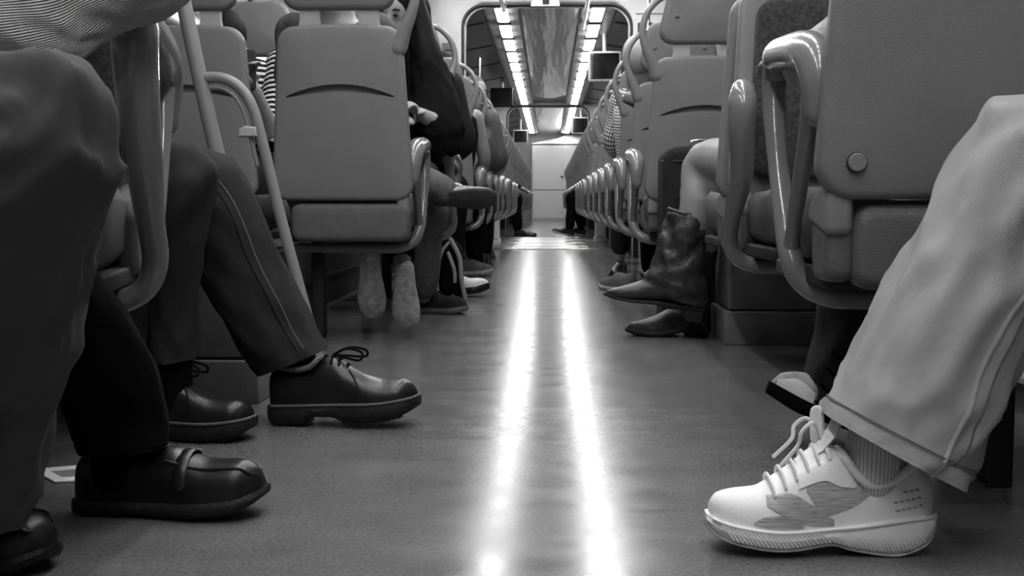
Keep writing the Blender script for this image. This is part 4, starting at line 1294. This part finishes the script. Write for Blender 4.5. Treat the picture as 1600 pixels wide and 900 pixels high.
low_shoe(t, V((.80, 2.08, 0)), (-.3, 1, 0), .26, 'tan', 'black_cloth', .02)

# ---------------------------------------------------------------- right: cowboy boots
t = person('person with bare knee and dark slouchy cowboy boots crossed into the aisle', 0)
YB = 3.74
J = seated(.84, 3.08, 0)
J['kL'], J['aL'] = at(1102, 252, YB), at(1062, 440, YB)
J['kR'], J['aR'] = V((.50, 3.76, .50)), V((.485, 3.86, .12))
make_body(t, J, 'skin', .011, thin=1.12)
make_top(t, J, 'dark_cloth')
make_bottoms(t, J, 'dark_cloth', .1, name='skirt')
make_hair(t, J, 'hair')
g = Geo()
secs = [(1046, 330, 1106, 338, YB, .062), (1036, 358, 1103, 362, YB, .066), (1028, 385, 1098, 392, YB, .064), (1020, 415, 1098, 425, YB, .06), (1008, 432, 1103, 458, YB, .056), (1012, 446, 1102, 478, YB, .05), (1030, 462, 1098, 484, YB, .04)]
g.loft(section_loft(secs, 5, 30, 2.2, .011, 4.2, (9., 8.)))
secs = [(1096, 440, 1100, 484, YB, .036), (1070, 425, 1075, 478, YB, .046), (1040, 424, 1045, 472, YB, .046), (1012, 434, 1012, 470, YB, .043), (990, 442, 990, 470, YB, .044), (968, 448, 968, 467, YB, .034), (952, 452, 952, 463, YB, .018), (945, 455, 945, 460, YB, .006)]
g.loft(section_loft(secs, 5, 24, 2.4))
b = g.obj('cowboy_boot', 'boot', t, 180); remesh(b, .007, 2)
g = Geo()
secs = [(1098, 480, 1098, 487, YB, .034), (1060, 474, 1060, 481, YB, .04), (1020, 468, 1020, 475, YB, .044), (985, 466, 985, 472, YB, .046), (960, 461, 960, 467, YB, .028), (943, 456, 943, 461, YB, .008)]
g.loft(section_loft(secs, 5, 20, 4)); g.obj('sole', 'rubber', b)
a0, a1 = at(1096, 484, YB), at(1064, 479, YB)
q0, q1 = at(1094, 503, YB), at(1070, 500, YB)
Geo().loft([[V((p.x, YB + s_, p.z)) for p, s_ in ((x, .032), (x, -.032), (y, -.032), (y, .032))] for x, y in ((a0, a1), (q0, q1))]).obj('heel', 'rubber', b)
rim = [V((math.cos(q) * .062, math.sin(q) * .062, .008 * math.cos(2 * q))) for q in (2 * PI * i / 24 for i in range(25))]
c = at(1075, 330, YB)
Geo().tube([c + p for p in rim], .006, 8).obj('boot_rim', 'boot', b)
g = Geo().tube([J['kR'].lerp(J['aR'], .30), J['kR'].lerp(J['aR'], .6), J['aR'] + Zv * .01, J['aR'] - Zv * .05], [.066, .064, .052, .045], 16, 5)
b2 = g.obj('cowboy_boot', 'boot', t, 60)
s2, l_, m_ = low_shoe(t, V((J['aR'].x + .045, 3.86, 0)), (-1, .0, 0), .27, 'boot', 'rubber', .014, .08, .04, .04, pointed=True, heel=.02)

# ---------------------------------------------------------------- left bay: long-haired person facing the camera
t = person('person with long black hair in a black jumper, legs crossed, facing the camera', 0)
J = seated(-.63, 4.98, PI)
J['head'] = at(621, 26, 4.74); J['nose'] = J['head'] + V((-.3, -1, -.25)); J['neck'] = J['head'] + V((.03, .04, -.13)); J['chest'] = V((-.585, 4.82, .84))
J['sL'] = at(676, 112, 4.74); J['sR'] = J['sL'] + V((-.33, .06, .0)); J['eL'] = at(706, 205, 4.55); J['wL'] = at(655, 178, 4.44)
J['hdL'] = at(640, 165, 4.36) - J['wL']; J['huL'] = V((0, -.4, 1))
J['eR'] = V((-.84, 4.65, .74)); J['wR'] = V((-.62, 4.4, .76))
J['kL'], J['aL'] = at(652, 285, 4.36), at(697, 298, 4.22)
J['hL'] = V((-.54, 4.8, .53))
J['kR'], J['aR'] = at(672, 320, 4.42), at(662, 462, 4.6)
make_body(t, J, 'skin', .008, thin=.9)
o = make_top(t, J, 'black_cloth', .97, 1.18, 'jumper')
g = Geo()
secs = [(655, 90, 690, 100, 4.70, .09), (648, 140, 712, 150, 4.64, .1), (640, 185, 722, 200, 4.55, .095), (650, 205, 720, 232, 4.52, .07), (672, 235, 705, 245, 4.50, .04)]
g.loft(section_loft(secs, 6, 30, 2.2, .012, 7.7, (9., 6.))).obj('wide_sleeve', 'black_cloth', t, 70)
Geo().tube([J['wL'] - V((.014, 0, 0)) + p for p in [V((.0, math.cos(q) * .031, math.sin(q) * .031)) for q in (2 * PI * i / 16 for i in range(17))]], .005, 6).obj('wrist_band', 'white', t)
make_bottoms(t, J, 'mid_cloth', .9, 1.15, 'trousers')
make_hair(t, J, 'hair', .42, 1.03)
hd = J['head']
secs = [(636, -45, 648, -45, 4.74, .03), (634, -10, 660, -10, 4.72, .05), (640, 40, 673, 40, 4.70, .055), (642, 85, 690, 88, 4.68, .06), (642, 120, 700, 124, 4.66, .06), (650, 165, 706, 172, 4.63, .04), (668, 195, 700, 200, 4.62, .02)]
Geo().loft(section_loft(secs, 6, 30, 2.2, .008, 3.3, (9., 4.))).obj('hair_lock', 'hair', t, 80)
low_shoe(t, J['aL'] + V((-.05, .0, -.035)), (1, -.18, 0), .235, 'tan', 'tan_d', .012, .055, .035, .042, roll=-.9, collar='white')
low_shoe(t, V((at(640, 485, 4.62).x, 4.66, 0)), (1, -.25, 0), .24, 'dark_cloth', 'welt', .02, .07, .05, laces='black_cloth')
t = person('person tucking pale-soled slippers back under the large left seat', 0)
J = seated(-.68, 3.60, 0); J['sL'].x, J['sR'].x = -.81, -.55
J['aL'], J['aR'] = at(583, 388, 3.86), at(628, 405, 3.84)
J['eR'], J['wR'] = V((-.54, 3.78, .70)), V((-.62, 4.0, .62))
J['eL'] = V((-.82, 3.78, .70))
make_body(t, J, 'skin', .012); make_top(t, J, 'mid_cloth'); make_bottoms(t, J, 'black_cloth', .93, 1.1); make_hair(t, J, 'hair')
for px, py, r in ((577, 398, -.12), (631, 416, .1)):
    p = at(px, py, 3.76)
    s, last, m = low_shoe(t, p, (0, 1, 0), .228, 'tan', 'tan', .010, .055, .04, .042, pitch=-1.28, roll=r)

# ---------------------------------------------------------------- child with striped shirt in the gap
t = person('person in black and white striped shirt seen between two left seats', 0)
J = seated(-1.19, 4.53, PI, .98)
for k in ('sL', 'sR'): J[k].z = .97
J['chest'].z, J['neck'].z = .84, 1.0
J['head'] = at(352, 70, 4.35)
J['nose'] = J['head'] + V((-.2, -1, -.3))
J['eL'], J['wL'] = at(424, 215, 4.22), at(396, 140, 4.08)
J['eR'], J['wR'] = at(330, 200, 4.22), at(372, 142, 4.08)
J['hdL'] = V((-.3, -.2, .5)); J['hdR'] = V((.3, -.2, .5))
for s_ in 'LR': J['k' + s_].y, J['a' + s_].y = 4.17, 4.17
make_body(t, J, 'skin', .009, hs=.92, toes=None)
make_top(t, J, 'stripes', .98, 1.1, 'shirt', rm=False)
make_bottoms(t, J, 'dark_cloth'); make_hair(t, J, 'hair', hs=.93)
low_shoe(t, V((J['aL'].x, J['aL'].y + .05, 0)), (0, -1, 0), .22, 'dark_cloth', 'rubber'); low_shoe(t, V((J['aR'].x, J['aR'].y + .05, 0)), (0, -1, 0), .22, 'dark_cloth', 'rubber')
p = at(384, 108, 4.04)
ph = thing('mobile_phone', 'dark mobile phone held by the striped shirt wearer', 'phone', p, .3)
Geo().slab(rrect(-.035, -.07, .035, .07, .01, 3), 0, .009, .003).obj('case', 'seam', ph)
Geo().slab(rrect(-.031, -.064, .031, .064, .006, 3), .009, .0098, .0003).obj('display', 'screen', ph)

# ---------------------------------------------------------------- further passengers
def passenger(label, J, top='dark_cloth', bot='black_cloth', skin='skin', hair='hair', sleeve=1., shoes=(), rm=True, hlen=0., toes=None, end=.93):
    t = person(label, 0)
    make_body(t, J, skin, .013, toes=toes)
    make_top(t, J, top, sleeve, name='shirt', rm=rm)
    make_bottoms(t, J, bot, end)
    make_hair(t, J, hair, hlen)
    for s in shoes: low_shoe(t, *s[:2], **s[2])
    return t
J = seated(-.63, 5.24, 0)
J['kR'], J['aR'] = V((-.46, 5.62, .5)), at(703, 432, 5.5)
J['aL'] = V((-.66, 5.72, .1))
passenger('person behind the long-haired one with a pale pointed shoe in the aisle', J, shoes=((V((at(690, 464, 5.46).x, 5.46, 0)), (1, -.06, 0), dict(L=.232, up='white', so='leather', sole_h=.03, hgt=.06, toe=.04, w=.042, pointed=True, heel=.0, pitch=.1)),
          (V((-.70, 5.7, 0)), (.5, 1, 0), dict(L=.24, up='dark_cloth'))))
J = seated(-.60, 6.52, 0)
J['sR'], J['eR'], J['wR'] = at(742, 185, 6.72), at(757, 248, 6.78), at(743, 288, 7.0)
J['kR'], J['aR'] = at(745, 300, 6.98), at(742, 402, 7.0)
passenger('person with a bare arm and dark vest, third passenger along the left aisle', J, top='black_cloth', sleeve=0., shoes=((V((at(716, 432, 6.95).x, 6.98, 0)), (1, -.1, 0), dict(L=.21, up='mid_cloth', so='tan', sole_h=.022, pitch=.06)), (V((-.7, 7.0, 0)), (.2, 1, 0), dict(up='black_cloth'))))
J = seated(-.56, 7.47, 0); J['head'] = at(742, 150, 7.62); J['nose'] = J['head'] + V((.5, -.6, 0)); J['neck'] = J['head'] + V((-.02, 0, -.13))
passenger('person turning a light face back over the left seats', J, top='mid_cloth', hair='mid_cloth', shoes=((V((-.45, 7.95, 0)), (0, 1, 0), dict()), (V((-.67, 7.95, 0)), (0, 1, 0), dict())))
J = seated(.63, 5.27, 0); J['head'] = at(999, 100, 5.42); J['nose'] = J['head'] + V((0, 1, 0)); J['neck'] = J['head'] + V((.02, 0, -.13)); J['eL'] = V((.47, 5.42, .72)); J['wL'] = V((.55, 5.6, .62))
passenger('person with a pale round head above the second right seat', J, top='mid_cloth', hair='hair_l', shoes=((V((.42, 5.72, 0)), (-.6, 1, 0), dict(up='mid_cloth', so='tan')), (V((.63, 5.75, 0)), (0, 1, 0), dict(up='mid_cloth'))))
J = seated(.54, 6.19, 0); J['sL'] = at(972, 158, 6.36); J['eL'] = at(958, 222, 6.42); J['wL'] = at(985, 262, 6.6)
J['kL'], J['aL'] = at(980, 272, 6.68), at(968, 402, 6.8)
t = passenger('person in a checked shirt leaning an elbow into the aisle on the right', J, top='check', bot='jeans_dark', rm=False, end=.86,
          shoes=((V((at(975, 432, 6.9).x, 6.98, 0)), (-.25, -1, 0), dict(up='leather', L=.26)), (V((.64, 6.75, 0)), (-.2, 1, 0), dict(up='tan'))))
J = seated(.70, 14.62, PI / 2); J['head'].x += .1
J['kL'] = V((.28, 14.5, .5)); J['aL'] = V((.26, 14.45, .12)); J['kR'] = V((.33, 14.85, .5)); J['aR'] = V((.42, 14.9, .12))
passenger('far person in dark clothes with pointed shoes stretched into the aisle on the right', J, bot='black_cloth', shoes=((V((.30, 14.45, 0)), (-1, -.1, 0), dict(up='leather', pointed=True, pitch=.25, so='tan')), (V((.46, 14.9, 0)), (-1, -.1, 0), dict(up='leather', pointed=True, pitch=.2, so='tan'))))
J = seated(-.74, 14.62, -PI / 2)
J['kR'] = V((-.42, 14.5, .5)); J['aR'] = V((-.40, 14.5, .1)); J['kL'] = V((-.42, 14.85, .5)); J['aL'] = V((-.40, 14.9, .1))
passenger('far person in black with feet out in the left of the aisle', J, bot='black_cloth', shoes=((V((-.44, 14.5, 0)), (1, -.1, 0), dict(up='leather')), (V((-.44, 14.9, 0)), (1, -.1, 0), dict(up='leather'))))
J = seated(-.6, 8.42, 0); J['wR'] = V((-.45, 8.75, .62))
passenger('person with pale hair in the fourth visible left row', J, top='tan', hair='hair_l', shoes=((V((-.47, 8.9, 0)), (0, 1, 0), dict()), (V((-.7, 8.9, 0)), (0, 1, 0), dict())))

# ---------------------------------------------------------------- bags and the paper
t = thing('suitcase', 'dark upright soft suitcase behind the bare knee on the right', 'suitcase', (0, 4.05, 0))
a, b = at(1037, 228, 3.95), at(1135, 228, 3.95)
o = rpoly([(a.x, .03), (b.x, .03), (b.x, a.z + .01), (a.x, a.z - .005)], [.02, .02, .05, .05], 6)
Geo().slab(o, -.1, .13, .03, bulge0=.008).obj('case', 'dark_cloth', t)
Geo().tube([V((a.x - .003, -.075, a.z - .052)), V((a.x + .05, -.104, a.z - .052)), V((b.x - .03, -.104, a.z - .048))], .0035, 6, 4).obj('zip', 'seam', t)
Geo().tube([V((b.x - .11, 0, a.z)), V((b.x - .10, 0, a.z + .022)), V((b.x - .03, 0, a.z + .022)), V((b.x - .02, 0, a.z))], .0045, 8, 4).obj('handle', 'chrome', t)
for x in (a.x + .04, b.x - .04):
    Geo().slab([V((x + .025 * math.cos(q * PI / 8), .025 + .025 * math.sin(q * PI / 8))) for q in range(16)], -.03, .02, .004).obj('wheel', 'rubber', t)
c = at(702, 445, 5.2)
t = thing('backpack', 'black backpack with pale piping on the floor beside the left seats', 'backpack', (c.x, 5.2, 0))
o = rpoly([(-.07, 0), (.065, 0), (.055, .24), (.0, .30), (-.055, .24)], [.02, .02, .05, .05, .05], 5)
Geo().slab(o, -.04, .11, .03, bulge0=.01).obj('bag_body', 'black_cloth', t)
Geo().tube([V((-.045, -.045, .0)), V((-.05, -.052, .12)), V((-.03, -.05, .22)), V((0, -.04, .265))], .007, 8, 5).obj('piping', 'shell2', t)
Geo().tube([V((.01, -.04, .28)), V((.05, -.055, .2)), V((.06, -.06, .1)), V((.075, -.05, .02))], .011, 8, 5, flat=.4).obj('strap', 'shell2', t)
Geo().tube([V((.0, -.045, .22)), V((.03, -.06, .13)), V((.02, -.055, .03))], .008, 8, 5, flat=.4).obj('strap', 'tan', t)
Geo().slab(rrect(-.035, .03, .04, .12, .02, 4), -.038, -.062, .01).obj('front_pocket', 'black_cloth', t)
def flo(px, py):
    d = at(px, py, 1.) - V((0, 0, CAMH)); k = -CAMH / d.z
    return V((0, 0, CAMH)) + d * k
t = thing('leaflet', 'white folded leaflet lying on the floor behind the loafer', 'leaflet', (0, 0, 0))
q = [flo(50, 736), flo(86, 756), flo(140, 753), flo(142, 728)]
Geo().loft([[p + Zv * .001 for p in q], [p + Zv * .0035 for p in q]]).obj('sheet', 'paper', t, 20)
cc = sum(q, V((0, 0, 0))) / 4
Geo().loft([[p.lerp(cc, .55) + Zv * .0035 for p in q], [p.lerp(cc, .55) + Zv * .0039 for p in q]]).obj('printed_block', 'print_', t, 20)
